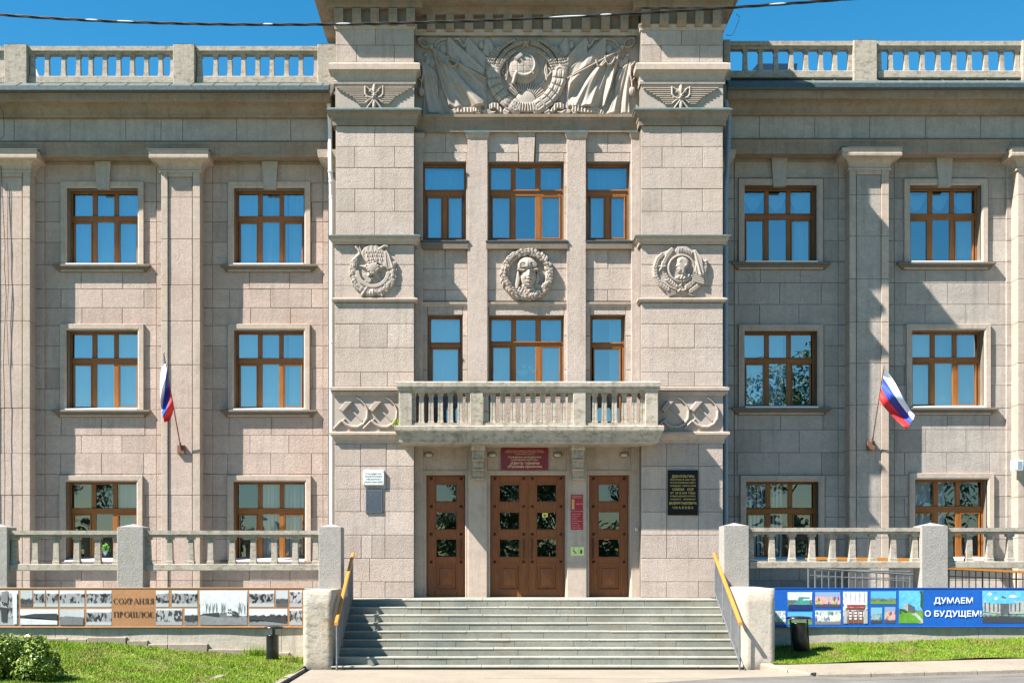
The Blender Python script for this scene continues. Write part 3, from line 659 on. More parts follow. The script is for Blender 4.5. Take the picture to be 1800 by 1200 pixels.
fas = [(0,z0),(.16,z0),(.17,z0+.01),(.17,z1),(.20,z1+.015),(0,z1+.03)]
for x0, x1 in (TL, TR): MB().wrap(x0, x1, 0, YW, fas).build('fascia', M['cornice'], B)
MB().mould(TL[1]+.17, TR[0]-.17, [(YC+.1,z0+.0),(YC-.20,z0),(YC-.21,z1),(YC-.24,z1+.015),(YC+.1,z1+.03)][::-1]).build('fascia', M['cornice'], B)
xl, xr = wx(572,YW-.6)-.02, wx(1270.5,YW-.6)+.02
zz = z1+.02
top = MB()
# soffit slab with stepped rim, follows towers and centre
rim = lambda off, z_: [(xl-off+.0,YW,z_),(xl-off,-.44-off,z_),(TL[1]+.36+off,-.44-off,z_),(TL[1]+.36+off,YC-.50-off,z_),(TR[0]-.36-off,YC-.50-off,z_),(TR[0]-.36-off,-.44-off,z_),(xr+off,-.44-off,z_),(xr+off,YW,z_)]
top.loft([rim(-.03,zz), rim(-.03,zz+.015), rim(0,zz+.015), rim(0,zz+.08), rim(.05,zz+.14), rim(.06,zz+.3)], close=True, caps=False)
b_ = len(top.v); r0 = rim(-.03, zz)
top.add([r0[0],r0[1],r0[2],(r0[2][0],YW,zz),], [(0,1,2,3)]); top.add([(r0[3][0],YW,zz),r0[3],r0[4],(r0[4][0],YW,zz)], [(0,1,2,3)]); top.add([(r0[5][0],YW,zz),r0[5],r0[6],r0[7]], [(0,1,2,3)])
top.box(xl+.1, xr-.1, .1, YW, zz+.25, zz+1.2)
top.build('crown_cornice', M['cornice'], B)
# pavilion windows
def pw(rect, Yf, cols, tr, **kw):
    X0, X1, Z0, Z1 = rect; room(X0, X1, Z0, Z1, Yf+.1); return window(X0, X1, Z0+.012, Z1, Yf, cols, tr, **kw)
YF = YC+.2
CC = [(.04,.295),(.365,.625),(.70,.965)]
c2 = [(.09,.445),(.57,.92)]
for i, r_ in enumerate((c_holes[0], c_holes[2])): pw(r_, YF, c2, (.325,.41), top_single=True, seed=40+i)
pw(c_holes[1], YF, CC, (.325,.41), seed=42)
for i, r_ in enumerate((c_holes[3], c_holes[5])): pw(r_, YF, [(.10,.90)], (.235,.285), seed=44+i)
pw(c_holes[4], YF, CC, (.30,.36), seed=46)
words = ['narrow left window of the upper centre','wide upper centre window above the pilot medallion','narrow right window of the upper centre','narrow left window behind the balcony','wide window behind the balcony','narrow right window behind the balcony']
for i, (r_, w_) in enumerate(zip(c_holes[:6], words)):
    X0, X1, Z0, Z1 = r_
    sp = [(0,1)] if i in (0,2) else ([(0,.33),(.66,1)] if i in (1,4) else [(0,1)] if i == 3 else [(.6,1)])
    if i == 4: sp = [(0,.3),(.68,1)]
    curtain(X0+.02, X1-.02, Z0+.02, Z1-.05, YF+.25, sp, 'thin pale curtain inside the '+w_, amp=.02)
# entrance: wall band above the doors, door surrounds, doors
Yd = YC+.22
for a, b_ in ((742,823),(856,997),(1030,1111)): blk(a, b_, 779, 830, YC-.0, YC+.03, 'smooth')
for a, b_, q1 in ((823,856,1051),(997,1031,1051),(727,743,1051),(1110,1129,1051)):
    MB().pbox(a, b_, 778, q1, YQ, YC+.1, c=.008).build('entrance_pilaster', M['smooth'], B)
def door(p0, p1, q0, hinge, sl=1):
    """one leaf: three glazed lights over a fielded panel; px limits seen at Yd"""
    X0, X1, Z0, Z1 = wx(p0,Yd), wx(p1,Yd), LAND+.01, wz(q0,Yd); w, h = X1-X0, Z1-Z0; mb = MB()
    gx0, gx1 = X0+w*.225, X1-w*.205
    zs_ = [wz(q_, Yd) for q_ in (850,882,898.5,931,946,979)]
    pz0, pz1 = wz(1036,Yd), wz(991,Yd)
    mb.chbox(X0, gx0, Yd, Yd+.05, Z0, Z1, .006); mb.chbox(gx1, X1, Yd, Yd+.05, Z0, Z1, .006)
    for za, zb in ((zs_[0],Z1),(zs_[2],zs_[1]),(zs_[4],zs_[3]),(pz1,zs_[5]),(Z0,pz0)): mb.chbox(gx0, gx1, Yd+.003, Yd+.05, min(za,zb), max(za,zb), .004)
    o = mb.build('door', M['door'], B, ((X0+X1)/2, Yd, Z0))
    for k in range(3):
        za, zb = zs_[2*k+1], zs_[2*k]
        MB().ring(gx0+.02, gx1-.02, za+.02, zb-.02, [(0,Yd+.035),(0,Yd+.012),(.012,Yd-.006),(.03,Yd-.008),(.034,Yd+.02)]).build('glazing_bead', M['door'], o)
        MB().add([(gx0+.015,Yd+.03,za+.015),(gx1-.015,Yd+.0305,za+.015),(gx1-.015,Yd+.03,zb-.015),(gx0+.015,Yd+.029,zb-.015)], [(0,1,2,3)]).build('pane', M['glass_door'], o)
    mp = MB(); mp.ring(gx0+.03, gx1-.03, pz0+.03, pz1-.03, [(0,Yd+.03),(0,Yd+.012),(.012,Yd-.006),(.032,Yd-.01),(.036,Yd+.02)])
    a, b_, c_, d_ = gx0+.03, gx1-.03, pz0+.03, pz1-.03; i_ = .05
    mp.add([(a,Yd+.03,c_),(b_,Yd+.03,c_),(b_,Yd+.03,d_),(a,Yd+.03,d_),(a+i_,Yd+.026,c_+i_),(b_-i_,Yd+.026,c_+i_),(b_-i_,Yd+.026,d_-i_),(a+i_,Yd+.026,d_-i_),
            (a+i_+.01,Yd+.012,c_+i_+.01),(b_-i_-.01,Yd+.012,c_+i_+.01),(b_-i_-.01,Yd+.012,d_-i_-.01),(a+i_+.01,Yd+.012,d_-i_-.01),((a+b_)/2,Yd-.012,(c_+d_)/2)],
           [(0,1,5,4),(1,2,6,5),(2,3,7,6),(3,0,4,7),(4,5,9,8),(5,6,10,9),(6,7,11,10),(7,4,8,11),(8,9,12),(9,10,12),(10,11,12),(11,8,12)]); mp.build('fielded_panel', M['door'], o)
    f0 = None
    for q_ in (841,890,938.5,987):
        for xx in (X0+w*.115, X1-w*.10):
            loc = (xx, Yd, wz(q_,Yd)); s_ = .03
            if f0 is None: f0 = MB().add([(loc[0]-s_,Yd,loc[2]-s_),(loc[0]+s_,Yd,loc[2]-s_),(loc[0]+s_,Yd,loc[2]+s_),(loc[0]-s_,Yd,loc[2]+s_),(loc[0],Yd-.028,loc[2])], [(0,1,4),(1,2,4),(2,3,4),(3,0,4)]).build('stud', M['dark_wood'], o, loc)
            else: dup(f0, Vector(loc)-WORLD[f0.name], o)
    hx = X1-w*.10 if hinge == 'L' else X0+w*.10; zz_ = lambda q_: wz(q_, Yd-.05)
    pts = [(hx,Yd,zz_(981)),(hx,Yd-.05,zz_(980)),(hx-.008,Yd-.06,zz_(976)),(hx+.006,Yd-.06,zz_(968)),(hx-.004,Yd-.065,zz_(963)),(hx+.006,Yd-.06,zz_(957)),(hx-.008,Yd-.06,zz_(950)),(hx,Yd-.05,zz_(946.5)),(hx,Yd,zz_(946))]
    MB().tube(pts, [.014,.011,.013,.011,.016,.011,.013,.011,.014], 8).build('handle', M['dark_wood'], o)
    hh = MB(); hxx = X0-.004 if hinge == 'L' else X1-.008
    for q_ in (862,945,1020): hh.chbox(hxx, hxx+.014, Yd-.014, Yd+.01, wz(q_+9,Yd), wz(q_-9,Yd), .003)
    hh.build('hinge', M['black'], o); return o
door(750.5, 817, 836, 'L'); door(862.5, 927, 836, 'L'); dR = door(928.5, 992, 836, 'R'); door(1035.5, 1104, 836, 'R')
MB().chbox(wx(926.4,Yd), wx(929.2,Yd), Yd-.02, Yd+.04, LAND+.01, wz(836,Yd), .006).build('astragal', M['door'], B)
for a, b_ in ((750,817.5),(862,992.5),(1035,1104.5)):
    X0, X1 = wx(a,Yd), wx(b_,Yd); MB().ring(X0, X1, LAND-.3, wz(835.4,Yd), [(0,Yd+.06),(0,Yd-.05),(.012,YC-.012),(.03,YC-.022),(.05,YC-.014),(.06,YC-.026),(.09,YC-.02),(.095,YC+.03)]).build('door_surround', M['smooth'], B)
    room(X0, X1, LAND+.25, wz(836,Yd), Yd+.06, 2.2)
# balcony
BY = -.765
bal = empty('balcony', (wx(929,BY), BY/2, wz(752,BY))); bal.parent = B; bal.location = WORLD['balcony']-WORLD[B.name]
Xa, Xb = wx(693,BY), wx(1167,BY); z = lambda q_: wz(q_, BY)
MB().wrap(Xa, Xb, BY, .5, [(-.12,z(777.5)),(-.09,z(776)),(-.085,z(772)),(-.06,z(766)),(-.03,z(759)),(-.005,z(757)),(0,z(755.4)),(.005,z(749)),(-.01,z(747.2)),(-.2,z(746.8))]).build('slab', M['balcony'], bal)
Ya = BY+.10
for a, b_ in ((701,724.5),(826.5,849.5),(1007.5,1030),(1134.5,1157)): MB().pbox(a, b_, 688.5, 747.5, Ya, Ya+.26, c=.01).build('post', M['balcony'], bal)
X0, X1 = wx(701,Ya), wx(1157,Ya); z = lambda q_: wz(q_, Ya-.04)
MB().wrap(X0, X1, Ya, .0, [(-.02,z(689.5)),(.0,z(689)),(.01,z(685)),(.03,z(683.5)),(.035,z(680)),(.05,z(679)),(.055,z(672)),(.03,z(670)),(-.2,z(669.6))]).build('rail', M['balcony'], bal)
MB().pbox(724, 1135, 743, 747.6, Ya+.03, Ya+.22).build('bottom_rail', M['balcony'], bal)
first = None; bh = wz(689,Ya)-wz(744,Ya)
for px in (740.5,757.4,774,791.6,808.5,822.5,   866.5,884,902,919.5,937,954.5,972.4,990,  1046,1063,1080.7,1098,1116,1131,  726.5,854.5,1003.5,1034.5):
    loc = (wx(px,Ya), Ya+.12, wz(744,Ya))
    if first is None:
        mb = MB(); w = .125
        for a, b_, c_, e in ((1,1,0,.07),(.92,.86,.07,.09),(.84,.78,.09,.78),(.76,.72,.78,.90),(.92,.98,.90,.93),(1,1,.93,1.)):
            mb.loft([[(s1*w/2*k,s2*w/2*k,bh*t_) for s1,s2 in ((-1,-1),(-.35,-1),(-.3,-.9),(.3,-.9),(.35,-1),(1,-1),(1,1),(-1,1))] for k, t_ in ((a,c_),(b_,e))])
        me = mb.mesh(); me.transform(Matrix.Translation(loc)); first = link('baluster', me, M['balcony'], bal, loc)
    else: dup(first, Vector(loc)-WORLD[first.name], bal)
for sx in (wx(712,Ya), wx(1146,Ya)):                          # side balusters
    for yy in (-.38, -.2): dup(first, Vector((sx, yy, wz(744,Ya)))-WORLD[first.name], bal)
# corbels
for a, b_ in ((828,852.5),(1003,1030)):
    mb = MB(); c_ = (a+b_)/2; 
    for hw, q0, q1, Yf in ((12.3,776,790,-.42),(10.8,790,806,-.30),(10.3,806,809,-.33),(9.6,809,823,-.12),(10.4,823,826,-.14),(9.6,826,839,.10),(10.4,839,842,.08)):
        xa, xb = wx(c_-hw,Yf), wx(c_+hw,Yf); mb.chbox(xa, xb, Yf, .5, wz(q1,Yf), wz(q0,Yf), .012)
    for k in range(5): mb.tube([(wx(c_-7.5+3.7*k,-.31),-.30,wz(792,-.3)),(wx(c_-7.5+3.7*k,-.31),-.30,wz(804,-.3))], .012, 6)
    mb.build('corbel', M['balcony'], bal)
# drainpipes
def pipe(pts, r, m, hopper, name='drainpipe'):
    o = MB().tube(pts, r, 12).build(name, M[m], B); x, y, z_ = hopper
    MB().lathe([(.05,z_-.22),(.06,z_-.18),(.12,z_-.03),(.13,z_),(.13,z_+.04),(.12,z_+.04)], x, y, 14).build('hopper', M[m], o)
    for p in pts[4:]: MB().lathe([(r+.008,p[2]-.03),(r+.008,p[2])], p[0], p[1], 12).build('pipe_collar', M[m], o)
def V(px, py, Y): return Vector(W(px, py, Y))
pipe([V(577,170,1.5),V(578.5,195,1.5),V(580,220,1.6),V(580,262,1.5),V(580.5,300,1.35),V(582,318,1.4),V(582.5,345,1.5),V(582.5,600,1.5),V(582.5,1030,1.5)], .045, 'white_paint', tuple(V(577,154,1.5)))
pipe([V(1275,172,1.4),V(1277,188,1.4),V(1281.5,200,1.4),V(1280.5,235,1.4),V(1278,300,1.4),V(1275,330,1.4),V(1275.5,420,1.4),V(1275.5,600,1.4),V(1275.5,1030,1.4)], .055, 'blue_pipe', tuple(V(1275,156,1.4)))
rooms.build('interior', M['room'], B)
core.build('masonry', M['joint'], B)
# blocks: the 300 that show largest are parts of their own
blocks.sort(key=lambda t: -t[0])
rest = {}
for i, (_, p0, p1, q0, q1, Yf, Yb, m_) in enumerate(blocks):
    g_ = .005; X0, X1, Z0, Z1 = wx(p0,Yf)+g_, wx(p1,Yf)-g_, wz(q1,Yf)+g_, wz(q0,Yf)-g_
    if X1-X0 < .01 or Z1-Z0 < .01: continue
    j = random.uniform(-.0035, .0035) if m_ != 'smooth' else 0
    off = 1120 < (p0+p1)/2 < 1275 or True
    if i < 300: MB().chbox(X0, X1, Yf+j, Yb, Z0, Z1, .005).build('stone_block', M[m_], B, (X0, Yf, Z0))
    else: rest.setdefault(m_, MB()).chbox(X0, X1, Yf+j, Yb, Z0, Z1, .005)
for m_, mb in rest.items(): mb.build('small_stone_blocks', M[m_], B, kind='stuff')
# ---------------------------------------------------------------- carved reliefs
class HF:
    def __init__(s, x0, x1, y0, y1, st=.5):
        s.x0, s.y0, s.st = x0, y0, st; s.xs = np.arange(x0, x1+st, st); s.ys = np.arange(y0, y1+st, st)
        s.X, s.Y = np.meshgrid(s.xs, s.ys); s.H = np.full(s.X.shape, -9.)
    def put(s, d, h): s.H = np.where(d, np.maximum(s.H, h), s.H); return s
    def seg(s, pts):
        best = np.full(s.X.shape, 1e9); arc = np.zeros(s.X.shape); L = 0
        for (ax, ay), (bx, by) in zip(pts[:-1], pts[1:]):
            dx, dy = bx-ax, by-ay; l = math.hypot(dx, dy)+1e-9; t = np.clip(((s.X-ax)*dx+(s.Y-ay)*dy)/l/l, 0, 1)
            d = np.hypot(s.X-ax-t*dx, s.Y-ay-t*dy); arc = np.where(d < best, L+t*l, arc); best = np.minimum(best, d); L += l
        return best, arc
    def stroke(s, pts, w, h, base=0, flat=.0, mod=None):
        d, a = s.seg(pts); t = np.clip(1-(d/w)**2, 0, 1); hh = base+h*np.where(t > 1-flat, 1, np.sqrt(t/(1-flat if flat < 1 else 1)).clip(0, 1))
        if mod is not None: hh = hh+mod(d, a)
        return s.put(d < w, hh)
    def poly(s, pts, h, bev=1.5, mod=None):
        ins = np.zeros(s.X.shape, bool); n = len(pts); best = np.full(s.X.shape, 1e9)
        for i in range(n):
            ax, ay = pts[i]; bx, by = pts[(i+1) % n]
            c = ((ay > s.Y) != (by > s.Y)) & (s.X < (bx-ax)*(s.Y-ay)/((by-ay) or 1e-9)+ax); ins ^= c
            dx, dy = bx-ax, by-ay; l2 = dx*dx+dy*dy+1e-9; t = np.clip(((s.X-ax)*dx+(s.Y-ay)*dy)/l2, 0, 1); best = np.minimum(best, np.hypot(s.X-ax-t*dx, s.Y-ay-t*dy))
        t = np.clip(best/bev, 0, 1); hh = h*np.sqrt(1-(1-t)**2)
        if mod is not None: hh = hh+mod(s.X, s.Y)*t
        return s.put(ins, hh)
    def ell(s, cx, cy, rx, ry, h, ang=0, base=0, pw_=.5, mod=None):
        c, n = math.cos(ang), math.sin(ang); u = ((s.X-cx)*c+(s.Y-cy)*n)/rx; v = (-(s.X-cx)*n+(s.Y-cy)*c)/ry; r = u*u+v*v
        hh = base+h*np.clip(1-r, 0, 1)**pw_
        if mod is not None: hh = hh+mod(u, v)
        return s.put(r < 1, hh)
    def leaf(s, cx, cy, l, w, ang, h, base=0):
        c, n = math.cos(ang), math.sin(ang); u = ((s.X-cx)*c+(s.Y-cy)*n)/l; v = (-(s.X-cx)*n+(s.Y-cy)*c)/w; r = u*u+np.abs(v)**1.4
        return s.put(r < 1, base+h*(1-r).clip(0, 1)**.5*(1-.35*np.exp(-(v*5)**2)))
    def star(s, cx, cy, r, h, base=0, rot=0, inner=.40):
        th = np.arctan2(s.X-cx, -(s.Y-cy))-rot; rr = np.hypot(s.X-cx, s.Y-cy); k = np.mod(th+math.pi/5, 2*math.pi/5)-math.pi/5; k = np.abs(k)
        x, y = rr*np.sin(k), rr*np.cos(k); ix, iy = r*inner*math.sin(math.pi/5), r*inner*math.cos(math.pi/5)
        e = (x*(iy-r)-(y-r)*ix)/math.hypot(ix, iy-r); lim = e; ins = lim > 0
        return s.put(ins, base+h*np.clip(lim/(r*inner*.75), 0, 1)+.4)
    def sickle(s, cx, cy, r, a0, a1, w, h, base=0, grip=None):
        pts = [(cx+r*math.cos(a), cy+r*math.sin(a)) for a in np.linspace(a0, a1, 24)]
        d, arc = s.seg(pts); L = r*abs(a1-a0); ww = w*(.25+.75*np.clip(arc/L*1.6, 0, 1)); t = np.clip(1-(d/ww)**2, 0, 1); s.put(d < ww, base+h*np.sqrt(t)*(.5+.5*np.clip(arc/L*2, 0, 1)))
        if grip: s.stroke(grip, w*1.1, h*1.2, base)
        return s
    def wheat(s, pts, h, base=0, gl=3.6, gw=1.4, step=2.6):
        L = 0; P = []
        for (ax, ay), (bx, by) in zip(pts[:-1], pts[1:]):
            l = math.hypot(bx-ax, by-ay); k = 0
            while k < l:
                P.append((ax+(bx-ax)*k/l, ay+(by-ay)*k/l, math.atan2(by-ay, bx-ax))); k += step
        for i, (x, y, a) in enumerate(P):
            for sg in (-1, 1): s.leaf(x+1.5*math.cos(a+sg*1.5), y+1.5*math.sin(a+sg*1.5), gl, gw, a+sg*.42, h, base)
        return s
    def build(s, name, Y, parent, m='relief', scale=1.25):
        ny, nx = s.H.shape; used = s.H > -5; cell = used[:-1,:-1]|used[1:,:-1]|used[:-1,1:]|used[1:,1:]
        vu = np.zeros_like(used); vu[:-1,:-1] |= cell; vu[1:,:-1] |= cell; vu[:-1,1:] |= cell; vu[1:,1:] |= cell
        idx = -np.ones(s.H.shape, np.int64); idx[vu] = np.arange(vu.sum()); H = np.where(used, s.H, -1.2)[vu]; px, py = s.X[vu], s.Y[vu]
        Yv = Y-H/85*scale; co = np.c_[(px-VX)*(D+Y)/F, Yv, EYE+(VY-py)*(D+Y)/F].astype(np.float32)
        jj, ii = np.nonzero(cell); fa = np.c_[idx[jj,ii], idx[jj+1,ii], idx[jj+1,ii+1], idx[jj,ii+1]].astype(np.int32); n = len(fa)
        me = bpy.data.meshes.new(name); me.vertices.add(len(co)); me.loops.add(n*4); me.polygons.add(n); me.vertices.foreach_set('co', co.ravel())
        me.loops.foreach_set('vertex_index', fa.ravel()); me.polygons.foreach_set('loop_start', np.arange(0, n*4, 4, dtype=np.int32)); me.update(calc_edges=True)
        return link(name, me, M[m], parent, None, None, True)
sin, cos, exp = np.sin, np.cos, np.exp
PP = YC
arms = empty('arms_relief', W(926, 200, PP)); arms.parent = B; arms.location = WORLD['arms_relief']-WORLD[B.name]; arms['label'] = 'carved flags round a globe with hammer and sickle'
def folds(kx, ky, n, amp, fr=.06, ph=0):
    def f(X, Y):
        r = np.hypot(X-kx, Y-ky); th = np.arctan2(Y-ky, X-kx)
        return amp*np.clip(r*fr, 0, 3)*(sin(th*n+ph+.5*sin(r*.06)+.02*r)*.6+.45*sin(th*n*1.83+1.3+ph)+.15*sin(th*n*4.1+r*.1))
    return f
for mir in (0, 1):
    mx = (lambda x: 1851-x) if mir else (lambda x: x); P_ = lambda L: [(mx(x), y) for x, y in L]
    h = HF(733, 1121, 66, 204, .62) if False else HF(*( (732,868) if not mir else (983,1120)), 66, 204, .55)
    # hanging banners behind
    for k, (pl_, kx, ky) in enumerate([([(876,67),(881,67),(892,84),(872,96),(868,80)],878,60), ([(853,67),(858,67),(874,88),(864,108),(848,96)],856,60), ([(819,67),(824,67),(857,103),(852,134),(838,112),(818,97)],821,55), ([(785,68),(790,67),(851,122),(852,138),(790,106),(786,100)],787,55)]):
        h.poly(P_(pl_), 2.2+k*.7, 2.5, folds(mx(kx), ky, 11, .55, .045, k))
    h.ell(mx(780), 88, 7.5, 10, 3, 0); h.ell(mx(846), 80, 5, 8, 3); h.stroke(P_([(801,71),(806,70),(812,80),(816,84),(820,74)]), 2.2, 2.6, 1)
    h.stroke(P_([(764,84),(768,76),(776,71),(784,70)]), 2.2, 2.4, .5)
    h.poly(P_([(736,109),(742,107),(764,124),(770,136),(772,170),(786,202),(743,202),(744,165),(741,128)]), 3.2, 3, folds(mx(740), 85, 26, .8, .022, .6))
    h.poly(P_([(759,87),(765,86),(852,138),(854,170),(852,188),(838,192),(820,190),(800,193),(788,188),(777,158),(769,128),(763,106)]), 4.6, 3, folds(mx(758), 66, 17, 1.5, .021, 1.1))
    h.stroke(P_([(762,92),(853,141)]), 1.6, 2, 4.8)
    for a in ([(771,106),(776,116),(783,119),(787,113),(788,104)], [(788,114),(794,121),(801,120),(804,110)]): h.stroke(P_(a), 1.5, 2, 6, mod=lambda d, s_: .5*sin(s_*2.6))
    h.stroke(P_([(736,112),(743,120),(744,134),(741,146),(736,140),(735,126)]), 1.5, 2.2, 3.5, mod=lambda d, s_: .4*sin(s_*2.4)); h.stroke(P_([(741,146),(741,155)]), 1.3, 2, 3.4)
    h.ell(mx(740.5), 163, 5.5, 9, 3.6, 0, 2.6, mod=lambda u, v: .5*sin(u*14))
    h.ell(mx(748), 97, 5, 4, 2.5); h.ell(mx(752), 108, 6, 9, 2.6, .2); h.ell(mx(760), 112, 5.5, 9, 3, -.1)
    h.poly(P_([(852,124),(856,128),(857,200),(851,200)]), 2.0, 1.2)
    h.ell(mx(758.5), 86, 4, 4.4, 4.5, 0, 3)
    a = math.atan2(18, 26)*(1 if not mir else -1)
    ce = (mx(745), 77); h.ell(*ce, 12.5, 7.8, 1.2, a, 3.2, .3); h.poly(P_([(732.5,67),(740,70),(737,78)]), 3.6, 1)
    c_, n_ = math.cos(a), math.sin(a); u = ((h.X-ce[0])*c_+(h.Y-ce[1])*n_)/9.8; v = (-(h.X-ce[0])*n_+(h.Y-ce[1])*c_)/5.6; h.H = np.where(u*u+v*v < 1, .6, h.H)
    if not mir: h.star(746, 77, 6, 1.6, .9)
    else: h.sickle(mx(745.5), 76.5, 4, -1.3, 2.4, 1.3, 1.6, .8); h.stroke([(mx(747)-3,74.5),(mx(745)+3,80)], .9, 1.6, .8)
    h.build('carved_flags', PP, arms, scale=1.75)
    # sheaf of wheat bound with ribbon
    h = HF(*((845,930) if not mir else (921,1008)), 66, 204, .5)
    for pts in ([(860,128),(860,112),(866,97),(876,84)],[(865,128),(867,108),(877,90),(894,76),(906,72)],[(870,128),(876,109),(889,92),(906,80),(916,77)],[(875,128),(884,110),(896,97),(908,90)],[(858,128),(855,116),(858,104)]):
        h.wheat(P_(pts), 5.2, 1.2, 5.0, 2.2, 5.0)
        h.stroke(P_([(867,128),(869,146),(876,163),(889,178),(906,190)]), 12.5, 3.4, 1.8, .5, mod=lambda d, s_: np.where(np.mod(s_, 13.5) < 10.8, .5+.5*cos(np.mod(s_, 13.5)/10.8*3.1-1.5)+.3*sin(d*1.2), -.4+.6*sin(d*2.6)))
    h.stroke(P_([(886,122),(882,128),(889,137),(891,110),(893,125),(890,142)]), 1.8, 2.6, .5)
    h.build('wheat_sheaf', PP, arms, scale=1.6)
h = HF(880, 968, 74, 190, .5)
h.put(np.hypot(h.X-923, h.Y-121) < 41, .2); h.stroke([(923+39*math.cos(a),121+39*math.sin(a)) for a in np.linspace(.3,2.84,30)], 2.2, 1.4, .4)
for k in range(25):
    a = math.pi*(-.02-k/24*.96); r0, r1 = 22, 40; w_ = .05
    cx, cy = 924, 184; h.poly([(cx+r0*math.cos(a-.055), cy+r0*math.sin(a-.055)),(cx+r1*math.cos(a-w_), cy+r1*math.sin(a-w_)),(cx+r1*math.cos(a+w_), cy+r1*math.sin(a+w_)),(cx+r0*math.cos(a+.055), cy+r0*math.sin(a+.055))], 2.6, 1.2)
h.ell(924, 182, 19, 21, 3.4, 0, 1.2, .4)
h.build('rising_sun', PP, arms)
h = HF(890, 952, 88, 152, .5)
def glb(u, v): return np.where((np.abs(np.mod(v*3+.5, 1)-.5) < .045)|(np.abs(np.mod(np.arcsin(np.clip(u/np.sqrt(np.clip(1-v*v, .02, 1)), -1, 1))*2.4+.5, 1)-.5) < .05), -.45, 0)
h.ell(921, 120, 27.5, 29, 7.5, 0, 1.2, .5, mod=glb)
h.sickle(921, 117, 19, -1.15, 2.35, 2.8, 2.4, 7.2, [(908,131),(905,138),(902,149)]); h.stroke([(912,105),(938,134)], 1.9, 2.6, 7.4)
h.poly([(903,106),(915,96),(921,102),(908,112)], 10.5, 1.5); h.build('globe', PP, arms)
h = HF(910, 938, 64, 90, .4); h.star(924, 78, 12.5, 7.5, 2.5); h.build('star', PP, arms)
h = HF(788, 1064, 178, 203, .45)
for mir in (0, 1):
    mx = (lambda x: 1851-x) if mir else (lambda x: x); P_ = lambda L: [(mx(x), y) for x, y in L]
    rp = lambda d, s_: .7*sin(s_*1.1)
    h.stroke(P_([(794,200),(803,195.5),(830,195.5)]), 4.8, 2.2, 3.2, .6, rp); h.poly(P_([(832,183),(846,183),(846,196),(841,201),(832,199)]), 6.5, 2, lambda X, Y: .7*sin(X*1.3)); h.stroke(P_([(838,200),(843,201),(846,196)]), 1.6, 2, 4)
    h.stroke(P_([(851,198),(858,199),(866,201)]), 3.6, 2, 3.2, .5); h.poly(P_([(859,186),(866,182),(876,183),(886,198),(880,202),(870,193),(860,196)]), 6.6, 2, lambda X, Y: .6*sin(X*1.2)); h.stroke(P_([(858,196),(864,201),(870,199)]), 1.6, 2, 4.2)
    h.stroke(P_([(889,200),(894,191),(902,188)]), 6, 2.5, 3.4, .5, rp); h.stroke(P_([(901,192),(906,198),(911,201),(914,197),(909,193)]), 2, 2.6, 4)
h.stroke([(900,185),(912,190),(926,191.5),(939,190),(951,185)], 8.5, 3, 4, .6, lambda d, s_: 1.1*sin(s_*1.35)); h.build('ribbon', PP, arms)
# winged propeller emblems on the towers
def wings(cx, dy, name='winged_emblem'):
    h = HF(cx-68, cx+68, 148+dy, 191.2+dy, .42)
    ys_ = [154.8,158.2,161.6,165.1,168.5,172,175.4,178.8,182.2]; xo = [66.3,61,55,49.3,43.1,37,34.2,31.3,28]; xi = [17,17,17,17,17,11,11,13.4,15.3]
    for s_ in (-1, 1):
        for y, a, b_ in zip(ys_, xo, xi): h.poly([(cx+s_*a,y-1.25+dy),(cx+s_*b_,y-1.25+dy),(cx+s_*b_,y+1.15+dy),(cx+s_*a,y+1.15+dy)], 3.4, .7); h.poly([(cx+s_*(a-4),y-1.8+dy),(cx+s_*b_,y-1.8+dy),(cx+s_*b_,y+1.9+dy),(cx+s_*(a-4),y+1.9+dy)], .9, .5)
        h.stroke([(cx+s_*15.5,153.5+dy),(cx+s_*15.5,166+dy),(cx+s_*12,171+dy),(cx+s_*5,173+dy)], 2.0, 2.2, 2.2); h.stroke([(cx+s_*14.5,181+dy),(cx+s_*9,176+dy),(cx+s_*3,174+dy)], 1.6, 2, 2)
        h.stroke([(cx+s_*12,154.5+dy),(cx-s_*4,173+dy)], 1.3, 2.2, 2.6); h.stroke([(cx+s_*9,162.5+dy),(cx+s_*5,159.5+dy)], 1, 2, 2.8); h.stroke([(cx-s_*1,173+dy),(cx+s_*12.5,191+dy)], 1.7, 2.2, 2.6)
    h.ell(cx, 158+dy, 3.6, 10, 4.2, 0, 1.2); h.ell(cx, 184.5+dy, 3.9, 11, 4.2, 0, 1.2); h.star(cx, 170+dy, 6.5, 3, 4.2); h.ell(cx, 170+dy, 3, 3, 3.2, 0, 3.2)
    h.build(name, 0, B)
wings(658, .6); wings(1196.5, 1.5)
def hs_panel(dx):
    h = HF(584+dx, 650+dx, 697, 757, .42); P_ = lambda L: [(x+dx, y) for x, y in L]
    pts = [(627.7,700),(635,704),(642,712),(646.3,722),(645.5,735),(639,745),(629,750.3),(618,750),(609,746),(603,740)]
    d, a = h.seg(P_(pts)); w_ = .7+2.1*np.clip(a/45, 0, 1)
    h.put(d < w_, 1.2+2.6*np.sqrt(np.clip(1-(d/w_)**2, 0, 1))); h.stroke(P_([(604,738.5),(606,737)]), 1.6, 3, 1)
    h.stroke(P_([(599.5,741),(588,752.5)]), 2.3, 3.6, .8)
    h.poly(P_([(611,716),(614,714),(639,739),(636,741.5)]), 1.6, .9); h.poly(P_([(607,705.5),(620.5,706),(603.4,725.5),(596.5,719.4)]), 5.2, 1.2); h.poly(P_([(606,748),(611,744),(620,754),(615,757)]), 1.2, .8)
    h.build('hammer_and_sickle', 0, B)
for dx in (0, 51.8, 563.8, 615.3): hs_panel(dx)
